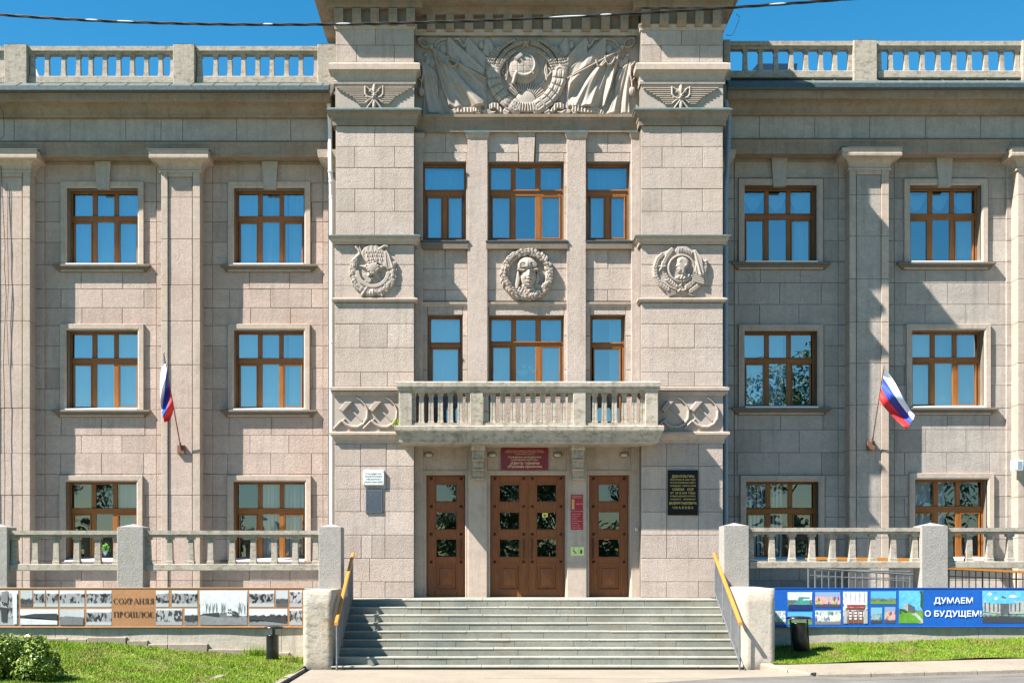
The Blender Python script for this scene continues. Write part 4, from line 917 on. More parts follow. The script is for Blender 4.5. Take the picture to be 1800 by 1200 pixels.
# medallion: order with banner, star and laurel (left tower)
def leafring(h, cx, cy, rx, ry, a0, a1, n, hh, base, seed, l=6, w=3):
    r = random.Random(seed)
    for k in range(n):
        a = a0+(a1-a0)*(k+.5)/n
        for j in (-1, 0, 1):
            rr = 1+j*.09; h.leaf(cx+rx*rr*math.cos(a)+r.uniform(-1,1), cy+ry*rr*math.sin(a)+r.uniform(-1,1), l*r.uniform(.8,1.15), w, math.atan2(ry*math.cos(a), -rx*math.sin(a))+j*.5+r.uniform(-.2,.2), hh*r.uniform(.75,1.15), base-abs(j)*.6)
h = HF(610, 704, 424, 526, .42)
h.ell(656, 477, 40.5, 43.5, 1.2, 0, 1.4, .3); h.H = np.where(np.hypot((h.X-656)/30, (h.Y-474)/32) < 1, .5, h.H)
leafring(h, 656, 477, 35.5, 38, -.35, 3.75, 30, 3.2, 2.4, 5)
h.stroke([(656+27*math.cos(a), 477+27*math.sin(a)) for a in np.linspace(.15, math.pi-.1, 18)], 3.6, 1.4, 3.2, .5)
h.star(656, 475, 28, 6.5, 1.6, inner=.36)
h.stroke([(625,487),(648,500)], 1.8, 2, 2.2); h.stroke([(642,486),(649,494)], 4.5, 1.6, 3, .6); h.stroke([(640,498),(668,482)], 1.4, 2, 2.4)
h.stroke([(666,440),(676,433),(681,434)], 2.6, 3, 2.2); h.poly([(672,445),(680,440),(687,450),(695,473),(681,476),(676,462)], 5, 2.5, folds(676, 425, 30, .8, .03))
h.poly([(634,447),(640,436),(650,431),(662,431),(672,437),(678,445),(688,470),(680,474),(668,466),(656,459),(645,464),(640,458)], 4.6, 2.2, lambda X, Y: .25*sin(X*.8))
for row, (y, x0, x1) in enumerate(((443,644,672),(449.5,646,674),(456,648,676))):
    for k in range(8): x = x0+(x1-x0)*k/7; h.stroke([(x,y-1.6+abs(k-3.5)*.35),(x+(.7 if k%2 else -.4),y+1.6+abs(k-3.5)*.35)], .65, 1.1, 4.4)
h.stroke([(626,435),(631,441),(633,447),(622,458)], 2.2, 2.6, 2.4); h.stroke([(632,434),(636,445)], 1.5, 2, 2.2)
h.ell(655.5, 471.5, 11, 11, 4, 0, 5, .35); h.put((np.hypot(h.X-655.5, h.Y-471.5) < 7.2), 6.9); h.sickle(655.5, 471, 4.4, -1.2, 2.4, 1.3, 1.3, 7); h.stroke([(652.5,468.5),(659,475)], .9, 1.3, 7)
leafring(h, 655.5, 471.5, 9.4, 9.4, 0, 6.283, 12, 1.3, 7.6, 8, 2.4, 1.3)
h.stroke([(637,519),(645,507)], 3.2, 3.6, 1.6); h.stroke([(672,520),(668,511)], 2.6, 3.2, 1.6); h.ell(655, 515, 7, 6, 4, 0, 3, mod=lambda u, v: .6*sin(u*9))
h.build('order_medallion', -.0, B)
# medallion: order with profile (right tower)
h = HF(1144, 1250, 424, 526, .42)
ov = [(1180,436),(1192,430.5),(1208,431),(1222,440),(1233,452),(1242,466),(1243,482),(1236,498),(1224,508),(1222,522),(1211,518),(1198,516),(1188,519),(1175,522),(1170,512),(1158,498),(1150,484),(1149,470),(1154,455),(1162,445)]
h.poly(ov, 2.2, 1.5)
for pts in ([(1174,510),(1160,500),(1152,486),(1151,470),(1156,456),(1166,447)], [(1188,505),(1173,492),(1166,478),(1166,464),(1172,452),(1181,440)], [(1180,440),(1172,449)]): h.wheat(pts, 3.4, 2.2, 5.0, 2.2, 4.6)
for pts in ([(1206,505),(1218,496),(1224,488)], [(1214,512),(1228,502)], [(1236,482),(1239,470),(1238,458)]): h.wheat(pts, 3.4, 2.2, 5.0, 2.2, 4.6)
for k in range(4): h.stroke([(1172+k*1.2,514+k*2.1),(1186+k*.6,508+k*2.6)], .9, 1.6, 2.2); h.stroke([(1220-k*1.2,514+k*2.1),(1208-k*.6,508+k*2.6)], .9, 1.6, 2.2)
h.stroke([(1160,494),(1178,506),(1192,511),(1200,510)], 1.3, 2, 2.8); h.stroke([(1205,510),(1214,504),(1224,492)], 1.3, 2, 2.8)
h.poly([(1217,440),(1223,440),(1234,455),(1238,480),(1236,490),(1222,484),(1218,478),(1222,462)], 6.4, 2.5, folds(1214, 420, 34, 1.0, .02)); 
for k in range(4): h.stroke([(1217,483+k*3.4),(1227,487+k*3.4),(1236,489+k*3.4)], 1.7, 2, 3.6)
h.poly([(1184,443),(1190,433),(1206,433),(1220,443),(1216,455),(1206,449),(1196,448),(1190,450)], 4.4, 2)
h.ell(1197, 472.5, 24.5, 25, 1.6, 0, 4.6, .3); h.H = np.where(np.hypot(h.X-1197, h.Y-472.5) < 21.4, 1.6, h.H)
h.poly([(1183,491),(1190,485),(1197,483),(1203,479),(1210,480),(1214,485),(1211,490),(1204,493),(1196,494)], 6.5, 2.5, lambda X, Y: .4*sin(X*1.1+Y*.6))
h.poly([(1189,462),(1188.5,457),(1192,453.5),(1199,452),(1206,454.5),(1211,460),(1211,467),(1208,472),(1205,475),(1205,484),(1196,485),(1195,481),(1191,480.5),(1189.5,476.5),(1188,474),(1189,472.3),(1188.3,471),(1186.6,469.7),(1188.6,465)], 9.5, 5, lambda X, Y: .9*exp(-((X-1205)**2+(Y-469)**2)/5)-.9*exp(-((X-1192.5)**2+(Y-464.5)**2)/3)+.7*exp(-((X-1193)**2+(Y-461.5)**2)/8)-.6*exp(-((X-1190)**2+(Y-475)**2)/2))
GL = {'Л':[[(0,1),(.35,0),(.8,0),(.8,1)]], 'Е':[[(.7,0),(0,0),(0,1),(.7,1)],[(0,.5),(.55,.5)]], 'Н':[[(0,0),(0,1)],[(.75,0),(.75,1)],[(0,.5),(.75,.5)]], 'И':[[(0,0),(0,1),(.75,0),(.75,1)]]}
for k, ch_ in enumerate('ЛЕНИН'):
    x0 = 1191.5+k*5.2; y0 = 438.5+[.0,-.2,.6,2.2,4.6][k]; sl = [-.05,0,.1,.25,.4][k]
    for pl_ in GL[ch_]: h.stroke([(x0+x*4.2-y*sl*5, y0+y*5.2+x*sl*4) for x, y in pl_], .62, 1.2, 4.4)
h.star(1163, 471, 10, 4, 3.4); h.sickle(1199.5, 505.5, 6, -1.3, 2.3, 1.7, 2.2, 3.6, [(1195,510),(1192,513)]); h.stroke([(1194,503),(1203,511)], 1.2, 2.2, 3.6); h.poly([(1192.5,502),(1197,498.5),(1199,501),(1195,505)], 6, 1)
h.build('order_medallion', -.0, B)
# centre medallion: pilot's head in a wreath
h = HF(874, 978, 432, 530, .4)
h.ell(926.5, 483, 38, 39, .6, 0, .3, .3)
leafring(h, 926.5, 483.5, 39.5, 39, 0, 2*math.pi, 44, 6.5, 4.2, 11, 6.2, 2.9)
h.build('wreath', PP, B)
h = HF(894, 962, 448, 524, .36)
h.poly([(903,522),(909,506),(917,500),(938,500),(951,498),(958,506),(961,516),(950,522)], 6, 4, lambda X, Y: 1.2*sin(X*.5-Y*.35)+.5*sin(X*1.1+Y*.5))
h.stroke([(920,504),(928,515),(937,504)], 2, 2.4, 5.5)
h.poly([(909,476),(913,474),(915,492),(912,508),(907,510),(905,502)], 7, 2.5); h.poly([(943,478),(946,480),(950,492),(943,505),(938,508)], 6, 2.5)
def face(u, v):
    X, Y = 928.5+u*14, 487+v*22; g_ = lambda x, y, sx, sy: exp(-((X-x)/sx)**2-((Y-y)/sy)**2)
    return 4.2*g_(929.5,484,1.9,5)+1.6*g_(929.5,488,2.8,2)-3.0*g_(922.5,480,3.3,1.9)-3.0*g_(936,480,3.2,1.9)+1.3*g_(922,480.3,1.6,1)+1.3*g_(936,480.3,1.6,1)+1.6*g_(923,476.5,4,1.2)+1.6*g_(936,476.5,4,1.2)-2.2*g_(930,494.4,4.6,.8)+1.6*g_(930,492.4,4,1.1)+1.7*g_(930,497,3.2,1.1)-1.2*g_(930,499.5,4,1)+2.0*g_(930,504,4,2.6)+1.2*g_(918.5,490,3,4)+1.1*g_(939,490,3,4)-1*g_(924,493,1.2,3)-1*g_(936,493,1.2,3)
h.ell(928.5, 487, 14, 22, 13, 0, 1.5, .55, mod=face)
h.ell(926.5, 469.5, 17.5, 16.5, 13.5, 0, 2, .5, mod=lambda u, v: np.where(v > .22, -9, 0)+.6*exp(-(u*9)**2))
h.stroke([(910,476),(919,478),(927,473),(936,476.5),(944,476)], 1.6, 1.6, 11.2)
for cx, a in ((918.5, -.25), (937, .35)):
    h.ell(cx, 467.5, 6.8, 5.0, 2.2, a, 11.6, .3); c_, n_ = math.cos(a), math.sin(a); u = ((h.X-cx)*c_+(h.Y-467.5)*n_)/5.0; v = (-(h.X-cx)*n_+(h.Y-467.5)*c_)/3.2
    h.H = np.where(u*u+v*v < 1, 12.0+1.0*np.sqrt(np.clip(1-u*u-v*v, 0, 1)), h.H)
h.stroke([(924,466),(931,466)], 1.3, 1.4, 14); h.build('pilot_head', PP, B)

# ---------------------------------------------------------------- steps
YL = -1.2; TR_, RI = .30, .141
st = empty('entrance_steps', W(946, 1172, -3.6), 'broad flight of grey-green stone steps rising to the entrance doors', 'steps')
xs0, xs1 = wx(585,-3.62)+.0, wx(1309,-3.62)
cut0, cut1 = wx(583.5,-3.62), wx(1308,-3.62)
MB().box(cut0-.3, cut1+.3, YL+.06, YC+.3, .0, LAND-.034).build('step_core', M['joint'], st)
r = random.Random(21)
for i in range(9):
    y0 = YL-TR_*i; zt = LAND-RI*i
    xa, xb = cut0-.0, cut1+.0
    if i == 8: xa -= .02; xb += .02
    # risers of slabs, treads of slabs with a nosing
    yb = YC+.25 if i == 0 else y0+TR_+.06
    x = xa
    while x < xb-.02:
        L = r.choice((.9,1.2,1.5,1.7,.6)); x2 = xb if x+L > xb-.35 else x+L; t = r.uniform(-.006,.006)
        MB().chbox(x+.003, x2-.003, y0-.006+t*.5, yb, zt-.030, zt+r.uniform(-.002,.002), .008).build('tread_slab', M['tread'], st, (x, y0, zt)); x = x2
    if i < 8:
        x = xa
        while x < xb-.02:
            L = r.choice((.35,.8,1.1,1.5,.95)); x2 = xb if x+L > xb-.25 else x+L; t = r.uniform(-.004,.012)
            MB().chbox(x+.003, x2-.003, y0+.001+abs(t)*.4, y0+.14, zt-RI-.0, zt-.032, .004).build('riser_slab', M['slab'], st, (x, y0, zt-RI)); x = x2
    MB().box(xa+.02, xb-.02, y0+.06, y0+TR_+.1, -.05, zt-.034).build('step_core', M['joint'], st)
# terrace walls, piers
def uneven(x0, x1, y0, y1, z0, z1, seed, amp=.006, nx=10, ny=6, nz=10):
    """a masonry block with knocked, uneven faces"""
    bm = __import__('bmesh').new(); r = random.Random(seed)
    import bmesh
    bmesh.ops.create_cube(bm, size=1); bmesh.ops.bevel(bm, geom=list(bm.edges), offset=.01, segments=1, affect='EDGES')
    bmesh.ops.subdivide_edges(bm, edges=list(bm.edges), cuts=5, use_grid_fill=True)
    from mathutils import noise
    for v in bm.verts:
        v.co = Vector((x0+(x1-x0)*(v.co.x+.5), y0+(y1-y0)*(v.co.y+.5), z0+(z1-z0)*(v.co.z+.5)))
        n_ = noise.noise_vector(v.co*3+Vector((seed,0,0)))*amp+noise.noise_vector(v.co*11)*amp*.4; v.co += n_
    me = bpy.data.meshes.new('m'); bm.to_mesh(me); bm.free(); return me
YB_ = -1.9
def terr(name, label, Xa, Xb, pier, pier_m, ztop, seed):
    t = empty(name, (pier[0] if Xa < -5 else pier[1], YB_, 0), label, 'retaining wall')
    x = Xa; r = random.Random(seed)
    while x < Xb-.05:                                      # rendered sections with joints
        x2 = min(Xb, x+r.uniform(1.5, 2.6)); x2 = Xb if Xb-x2 < .6 else x2
        MB().chbox(x+.002, x2-.002, YB_, YB_+.3, -.3, ztop-.05, .006).build('wall_section', M['plinth'], t, (x, YB_, 0)); x = x2
    MB().chbox(Xa, Xb, YB_-.03, YB_+.6, ztop-.05, ztop, .015).build('coping', M['tread'], t)
    MB().box(Xa, Xb, YB_+.3, YW, -.1, LAND-.004).build('terrace_floor', M['tread'], t)
    me = uneven(*pier, seed); link('pier', me, M[pier_m], t, None, None, True)
    return t
zL = wz(1033.5, YB_); zpl = wz(1037, -3.6); zpr = wz(1033.5, -3.6)
p_l = (wx(533,-3.6), wx(583,-3.6), -3.6, YB_+.6, -.1, zpl); p_r = (wx(1308.5,-3.6), wx(1362,-3.6), -3.6, YB_+.6, -.1, zpr)
terr('terrace_wall', 'whitewashed terrace wall with a flaking pier to the left of the steps', -14, p_l[0]+.2, p_l, 'pier', zL, 3)
terr('terrace_wall', 'terrace wall with a pale smooth pier to the right of the steps', p_r[1]-.2, 14.5, p_r, 'plinth', zL, 5)
# ragged lower footing of the left wall
mb = MB(); r = random.Random(4); x = -8.4
while x < -3.75:
    L = r.uniform(.3,.8); h_ = lawn_l(x, -1.9)+r.uniform(.06,.12); mb.chbox(x, min(x+L,-3.72)-.008, YB_-.05-r.uniform(0,.02), YB_+.05, -.1, h_, .015); x += L
mb.build('wall_footing', M['kerb'], bpy.data.objects['terrace_wall'])
# terrace balustrades
def terr_bal(label, segs, posts, *ys):
    first_post = posts[-1] if 'left' in label else posts[0]
    t = empty('terrace_balustrade', W(first_post[0], ys[5], -1.85), label, 'balustrade')
    balustrade(t, -1.72, segs, posts, *ys, 12.5, 'dirty', depth=.2, postd=.5, capm=True, post_m='terrace_post'); return t
terr_bal('stone balustrade along the terrace left of the steps', [(-240,-45,[-220,-184,-147,-111,-75]),(10,206,[23,60,97,133,170,203]),(252,562,[258,297,334,369,407,444,481,518,554])], [(-32,13),(205.5,252),(560,600)], 932, 943.5, 990.5, 1002.5, 926, 1034)
terr_bal('stone balustrade along the terrace right of the steps', [(1318,1620,[1321,1358,1394,1429,1465,1500,1536,1572,1610]),(1667,1800+170,[1672,1706,1742,1778,1814,1850,1886,1922])], [(1272,1317),(1620,1667),(1962,2008)], 927, 938, 986, 998, 924, 1033)
# stair handrails
def handrail(label, Xt, Xb, side):
    t = empty('stair_handrail', (Xb, -3.75, wz(1168,-3.75)), label, 'handrail')
    yt, yb = -.95, -3.78; zt, zb = wz(975,yt), wz(1093,yb)
    A, Bp = Vector((Xt,yt,zt)), Vector((Xb,yb,zb)); d = (Bp-A).normalized()
    w, h = .032, .028; mb = MB(); up = Vector((0,0,1)); sd = Vector((1,0,0))
    mb.loft([[P+sd*a*w+up*b_*h for a, b_ in ((-1,-1),(1,-1),(1,.6),(.6,1),(-.6,1),(-1,.6))] for P in (A-d*.06, Bp+d*.06)]); mb.build('wooden_rail', M['rail'], t)
    lo = -.62 
    for dz, r_ in ((-.05,.014),(-.74,.014)): MB().tube([A+up*dz, Bp+up*(dz)], r_, 6).build('steel_bar', M['metal'], t)
    n = 27; f0 = None
    for k in range(n):
        P = A+(Bp-A)*(k+.5)/n; 
        if k in (0, 9, 18, n-1):
            MB().tube([P+up*-.03, P+up*-.88], .017, 8).build('post', M['metal'], t); continue
        if f0 is None: f0 = MB().tube([P+up*-.05, P+up*-.74], .0085, 6).build('baluster_bar', M['metal'], t, P)
        else: dup(f0, P-WORLD[f0.name], t)
    c = MB()
    for k in range(14): P = A+(Bp-A)*(k+.5)/14+up*-.06; c.add([P+Vector((-.008,-.012,-.012)),P+Vector((.008,-.012,-.012)),P+Vector((.008,.03,.02)),P+Vector((-.008,.03,.02))], [(0,1,2,3)])
    c.build('clips', M['metal'], t)
handrail('orange wooden handrail on steel bars at the left edge of the steps', wx(620,-.95), wx(591.5,-3.78), -1)
handrail('orange wooden handrail on steel bars at the right edge of the steps', wx(1256.5,-.95), wx(1301,-3.78), 1)
# ramp railing behind the right balustrade
def ramp(label, p0, p1, q0, q1, Y, q2, q3, wood_q=None, dark=False):
    t = empty('ramp_railing', W(p0, q2, Y), label, 'railing'); m_ = M['metal'] if not dark else M['black']
    MB().tube([W(p0,q0,Y), W(p1,q1,Y)], .018, 8).build('steel_bar', m_, t)
    MB().tube([W(p0,q0+12,Y), W(p1,q1+12,Y)], .010, 8).build('steel_bar', m_, t)
    n = int((p1-p0)/11.5); f0 = None
    for k in range(n+1):
        u = k/n; px = p0+(p1-p0)*u; a = Vector(W(px, q0+(q1-q0)*u, Y)); b_ = Vector(W(px, q2+(q3-q2)*u, Y))
        MB().tube([a, b_], .011 if k % 5 else .018, 6).build('baluster_bar', m_, t, b_)
    if wood_q:
        a, b_ = Vector(W(wood_q[0], wood_q[1], Y-.02)), Vector(W(wood_q[2], wood_q[3], Y-.02)); up = Vector((0,0,1)); fy = Vector((0,1,0))
        MB().loft([[P+fy*i*.03+up*j*.02 for i, j in ((-1,-1),(1,-1),(1,1),(-1,1))] for P in (a, b_)]).build('wooden_rail', M['rail'], t)
ramp('pale steel bars of the ramp railing below the middle of the right balustrade', 1421, 1612, 998, 1010, -.6, 1040, 1040, (1416, 981.5, 1612, 985.5))
ramp('second ramp railing with a long board, behind the first one', 1433, 1600, 1001, 1004, .2, 1040, 1040, (1430, 980, 1610, 982))
ramp('dark steel ramp railing with a wooden rail beside the wall lamp', 1668, 1940, 1000, 1011, -.5, 1040, 1040, (1664, 998, 1940, 1011.5), True)

# ---------------------------------------------------------------- lettering
BF = None
def text_mesh(body, bold=0., ext=.004, shear=0, spacing=1.0):
    c = bpy.data.curves.new('t', 'FONT'); c.body = body; c.extrude = 0; c.offset = bold; c.resolution_u = 3; c.space_character = spacing; c.shear = shear
    o = bpy.data.objects.new('t', c); COL.objects.link(o); dg = bpy.context.evaluated_depsgraph_get(); me = bpy.data.meshes.new_from_object(o.evaluated_get(dg)); bpy.data.objects.remove(o); bpy.data.curves.remove(c); return me
def text(body, cx, cy, w=None, h=None, Y=0, m='gold', parent=None, bold=.0, spacing=1., name='lettering', add=None):
    """flat lettering centred on px (cx, cy) at depth Y; w px wide and/or h px cap height"""
    me = text_mesh(body, bold, spacing=spacing); n = len(me.vertices)
    if not n: return
    co = np.empty(n*3, np.float32); me.vertices.foreach_get('co', co); co = co.reshape(-1, 3); mn, mx_ = co.min(0), co.max(0)
    k = (D+Y)/F; sx = (w*k/(mx_[0]-mn[0])) if w else None; sz = (h*k/.73) if h else None
    sx = sx or sz; sz = sz or sx
    c = W(cx, cy, Y); out = np.empty_like(co); out[:,0] = c[0]+(co[:,0]-(mn[0]+mx_[0])/2)*sx; out[:,1] = Y; out[:,2] = c[2]+(co[:,1]-.36)*sz
    me.vertices.foreach_set('co', out.ravel()); me.update()
    return link(name, me, M[m], parent)
for k_, c_, ro in (('gold',(.62,.44,.12),.4),('goldpale',(.72,.5,.3),.5),('white_ink',(.8,.82,.85),.5),('black_ink',(.02,.02,.025),.5),('brown_ink',(.05,.02,.01),.6),('silver',(.15,.18,.21),.6)): M[k_] = plain(k_+'_lettering', c_, ro)
M['red_sign'] = plain('dark_red_sign_plastic', (.16,.006,.012), .25, var=.15); M['red2'] = plain('crimson_sign', (.33,.01,.025), .35)
M['black_granite'] = plain('polished_black_granite', (.004,.004,.005), .3, 0, .25); M['white_marble'] = plain('white_marble_plaque', (.60,.63,.60), .35, var=.12)
M['slate'] = plain('cast_slate_plaque', (.04,.055,.07), .65, var=.15); M['yellow'] = plain('yellow_sticker', (.75,.72,.12), .5); M['palegreen'] = plain('yellow_green_sign', (.62,.72,.25), .5)
def plate(name, p0, p1, q0, q1, Yf, Yb, m, label, cat, edge=None):
    o = MB().pbox(p0, p1, q0, q1, Yf, Yb, c=.004, mi=0).build(name, M[m], None, W((p0+p1)/2, q1, Yf)); tag(o, label, cat)
    if edge:
        X0, X1, Z0, Z1 = wx(p0+edge[1],Yf), wx(p1-edge[1],Yf), wz(q1-edge[1],Yf), wz(q0+edge[1],Yf)
        MB().ring(X0, X1, Z0, Z1, [(-.006,Yf+.001),(-.006,Yf-.002),(.0,Yf-.002),(0,Yf+.001)]).build('border', M[edge[0]], o)
    return o
s = plate('name_board', 881, 963.5, 785.5, 826, YC-.06, YC-.02, 'red_sign', 'dark red name board with gold lettering over the double door', 'sign', ('red2', 1.5)); Yt = YC-.063
for t, y, w_, h_ in (('Администрация городского округа город Чкаловск',791.5,66,2.1),('Управление культуры, туризма и молодежной политики',794.3,70,2.1),('Нижегородской области',797.6,34,2.1)): text(t, 922, y, w_, h_, Yt, 'goldpale', s)
text('Муниципальное бюджетное', 922, 802.8, 58, 3.4, Yt, 'goldpale', s, .01); text('учреждение культуры', 922, 807.4, 47, 3.2, Yt, 'goldpale', s, .01)
text('«Центр туризма', 922.5, 813.3, 51, 4.6, Yt, 'goldpale', s, .02); text('«Русские крылья»»', 922.5, 819.3, 61, 4.6, Yt, 'goldpale', s, .02)
s = plate('memorial_plaque', 1174, 1227, 826, 905, -.05, .01, 'black_granite', 'large black granite plaque with gold letters right of the doors', 'plaque'); Yt = -.053
for t, y, w_, h_ in (('ДОМ КУЛЬТУРЫ',836.8,39.5,4.4),('ПОСТРОЕН В 1940 ГОДУ',842.8,44.5,2.4),('ПО ПОСТАНОВЛЕНИЮ СОВЕТА',848,44.5,2.4),('НАРОДНЫХ  КОМИССАРОВ',853.4,44.5,2.4),('СОЮЗА   ССР',859.7,37.5,4.2),('ОТ  23·12·1939  ГОДА',866,44,3.2),('В ПАМЯТЬ ВЕЛИКОГО ЛЕТЧИКА',871.6,44,2.5),('НАШЕГО   ВРЕМЕНИ',877,44,2.3),('ВАЛЕРИЯ ПАВЛОВИЧА',883.8,48,4.4),('Ч К А Л О В А',891.8,36.5,4.2)): text(t, 1200.6, y, w_, h_, Yt, 'gold', s, .015)
s = plate('memorial_plaque', 638.5, 675, 826, 852, -.06, .01, 'white_marble', 'small white marble plaque above the slate one, left of the doors', 'plaque'); Yt = -.063
for t, y, w_, h_ in (('В этом здании в годы',832,27,2.8),('Великой Отечественной',836.7,28.5,2.8),('войны располагался',841.6,25,2.8),('военный госпиталь №2803',846.6,31.5,2.8)): text(t, 656.5, y, w_, h_, Yt, 'black_ink', s, .01)
for a, b_ in ((640,828.3),(673,828.3),(640,849.5),(673,849.5)): MB().tube([W(a,b_,-.066),W(a,b_,-.055)], .006, 8).build('bolt', M['black'], s)
s = plate('memorial_plaque', 642.8, 672.6, 859.5, 901, -.03, .01, 'slate', 'dark slate plaque with a fine border and small pale text, below the marble one', 'plaque', ('silver', 1.3)); Yt = -.033
for t, y, w_ in (('Объект культурного наследия',862.8,23),('регионального значения',864.8,20),('ДОМ КУЛЬТУРЫ',867.4,17),('им. В.П. ЧКАЛОВА',869.7,17)): text(t, 657.5, y, w_, 1.7, Yt, 'silver', s)
lines = MB(); r = random.Random(2)
for k in range(15):
    w_ = r.uniform(15, 25); y = 872.2+k*1.78; lines.pbox(657.5-w_/2, 657.5+w_/2, y, y+.4, Yt, Yt+.001)
lines.build('lettering', M['silver'], s)
s = plate('opening_hours_sign', 1003.3, 1024.7, 869, 897.6, YQ-.012, YQ, 'red2', 'upper crimson sign with opening hours on the pillar right of the double door', 'sign'); Yt = YQ-.014
for t, y, w_ in (('Центр туризма',871.5,16),('«Русские крылья»',874,18)): text(t, 1014, y, w_, 1.6, Yt, 'goldpale', s)
text('8.00-17.00', 1018.5, 885.2, 10.5, 2.2, Yt, 'goldpale', s)
mb = MB()
for k in range(7): mb.pbox(1005, 1009.6, 877.5+k*2.5, 879.3+k*2.5, Yt, Yt+.001)
mb.build('lettering', M['gold'], s)
s = plate('services_sign', 1003.3, 1024.7, 899, 930.5, YQ-.012, YQ, 'red2', 'lower crimson sign listing services on the pillar right of the double door', 'sign')
for k, (t, w_) in enumerate((('МЫ ВАС ЖДЕМ',15),('экскурсии',13),('выставки',9),('мастер-классы',17),('концерты',12),('кружки и студии',14),('библиотека',16))): text(t, 1005.2+w_/2, 903+k*4, w_, 1.7, Yt, 'goldpale', s)
s = plate('accessibility_sign', 1003.3, 1026.7, 960.5, 975.5, YQ-.01, YQ, 'palegreen', 'yellow-green wheelchair and call-button sign low on the pillar right of the double door', 'sign'); Yt = YQ-.012
mb = MB(); K = lambda x, y: W(x, y, Yt)
mb.tube([K(1008.5,965.5),K(1008.7,969),K(1012,969.6),K(1013,972.6)], .006, 6); mb.tube([K(1008.5+2.6*math.cos(a),970.5+2.6*math.sin(a)) for a in np.linspace(-2.4,1.4,10)], .005, 6); mb.tube([K(1008.3,963.4),K(1008.3,964.5)], .012, 8)
mb.pbox(1017.5,1017.9,961,975,Yt,Yt+.001); mb.pbox(1020,1023.3,965.5,972.5,Yt,Yt+.001); mb.build('symbols', M['black_ink'], s)
Yg = Yd+.024
s = plate('camera_sticker', 953, 963, 901, 908.5, Yg, Yg+.004, 'yellow', 'small yellow camera warning sticker on the door glass', 'sticker')
MB().prism([(wx(955,Yg),wz(903.3,Yg)),(wx(960.4,Yg),wz(904.6,Yg)),(wx(960,Yg),wz(906.6,Yg)),(wx(958,Yg),wz(906,Yg)),(wx(957.4,Yg),wz(907.6,Yg)),(wx(956.4,Yg),wz(907.4,Yg)),(wx(956.6,Yg),wz(905.6,Yg)),(wx(955,Yg),wz(905,Yg))], Yg-.002, Yg+.001).build('symbols', M['black_ink'], s)
s = tag(MB().pbox(1117, 1121.8, 926.3, 932, YQ-.03, YQ, c=.006).build('call_button', M['white_paint'], None, W(1119.5,932,YQ)), 'small white call button right of the right-hand door', 'button')
MB().tube([W(1119.4,929.2,YQ-.038),W(1119.4,929.2,YQ-.03)], .014, 10).build('push_button', M['metal'], s)
# bulkhead lamps over the doors
for k, (cx, lab) in enumerate(((753.5,'oval bulkhead lamp above the single left door'),(865.5,'oval bulkhead lamp to the left of the dark red name board'),(980,'oval bulkhead lamp to the right of the dark red name board'),(1097,'oval bulkhead lamp above the single right door'))):
    c = Vector(W(cx, 799.5, YC)); rows = []
    for rx, rz_, y in ((.098,.058,0),(.098,.058,-.03),(.085,.047,-.045),(.078,.040,-.045)): rows.append([(c.x+rx*math.copysign(abs(math.cos(a))**.7,math.cos(a)), c.y+y, c.z+rz_*math.copysign(abs(math.sin(a))**.8,math.sin(a))) for a in np.linspace(0, 2*math.pi, 24, endpoint=False)])
    o = MB().loft(rows).build('bulkhead_lamp', M['cornice'], None, c+Vector((0,0,-.06))); tag(o, lab, 'lamp', 'bulkhead lamps over the entrance')
    rows = [[(c.x+.077*k2*math.copysign(abs(math.cos(a))**.7,math.cos(a)), c.y-.045-.03*math.sqrt(max(0,1-k2*k2)), c.z+.039*k2*math.copysign(abs(math.sin(a))**.8,math.sin(a))) for a in np.linspace(0, 2*math.pi, 24, endpoint=False)] for k2 in (1,.9,.7,.4,.05)]
    MB().loft(rows).build('lamp_glass', M['lampglass'], o, None, None, True)
# white box lamp at the right edge
o = tag(MB().pbox(1783, 1799, 808, 826, YP-.2, YP, c=.01).build('wall_lamp', M['white_paint'], None, W(1791,826,YP-.1)), 'white box-shaped wall lamp on the rightmost pilaster', 'lamp')
MB().pbox(1789, 1797, 810, 824, YP-.205, YP-.19, c=.004).build('lamp_glass', M['blue_pipe'], o)

# ---------------------------------------------------------------- banners
def wavy_sheet(mb, x0, x1, z0, z1, Y, amp, nx, nz, mi=0, seed=0):
    b = len(mb.v)
    for j in range(nz+1):
        for i in range(nx+1):
            u, v = i/nx, j/nz; x = x0+(x1-x0)*u; z_ = z0+(z1-z0)*v; mb.v.append((x, Y+ban(x, z_), z_))
    for j in range(nz):
        for i in range(nx): mb.f.append((b+j*(nx+1)+i, b+j*(nx+1)+i+1, b+(j+1)*(nx+1)+i+1, b+(j+1)*(nx+1)+i)); mb.m.append(mi)
def ban(x, z): return .006*math.sin(x*1.9)*math.sin(z*3)+.004*math.sin(x*4.3+z*7)
M['tan'] = plain('tan_banner_vinyl', (.36,.175,.075), .5, var=.1); M['blue'] = plain('blue_banner_vinyl', (.008,.10,.42), .4, var=.12); M['blue2'] = plain('light_blue_banner_vinyl', (.02,.22,.52), .4, var=.1)
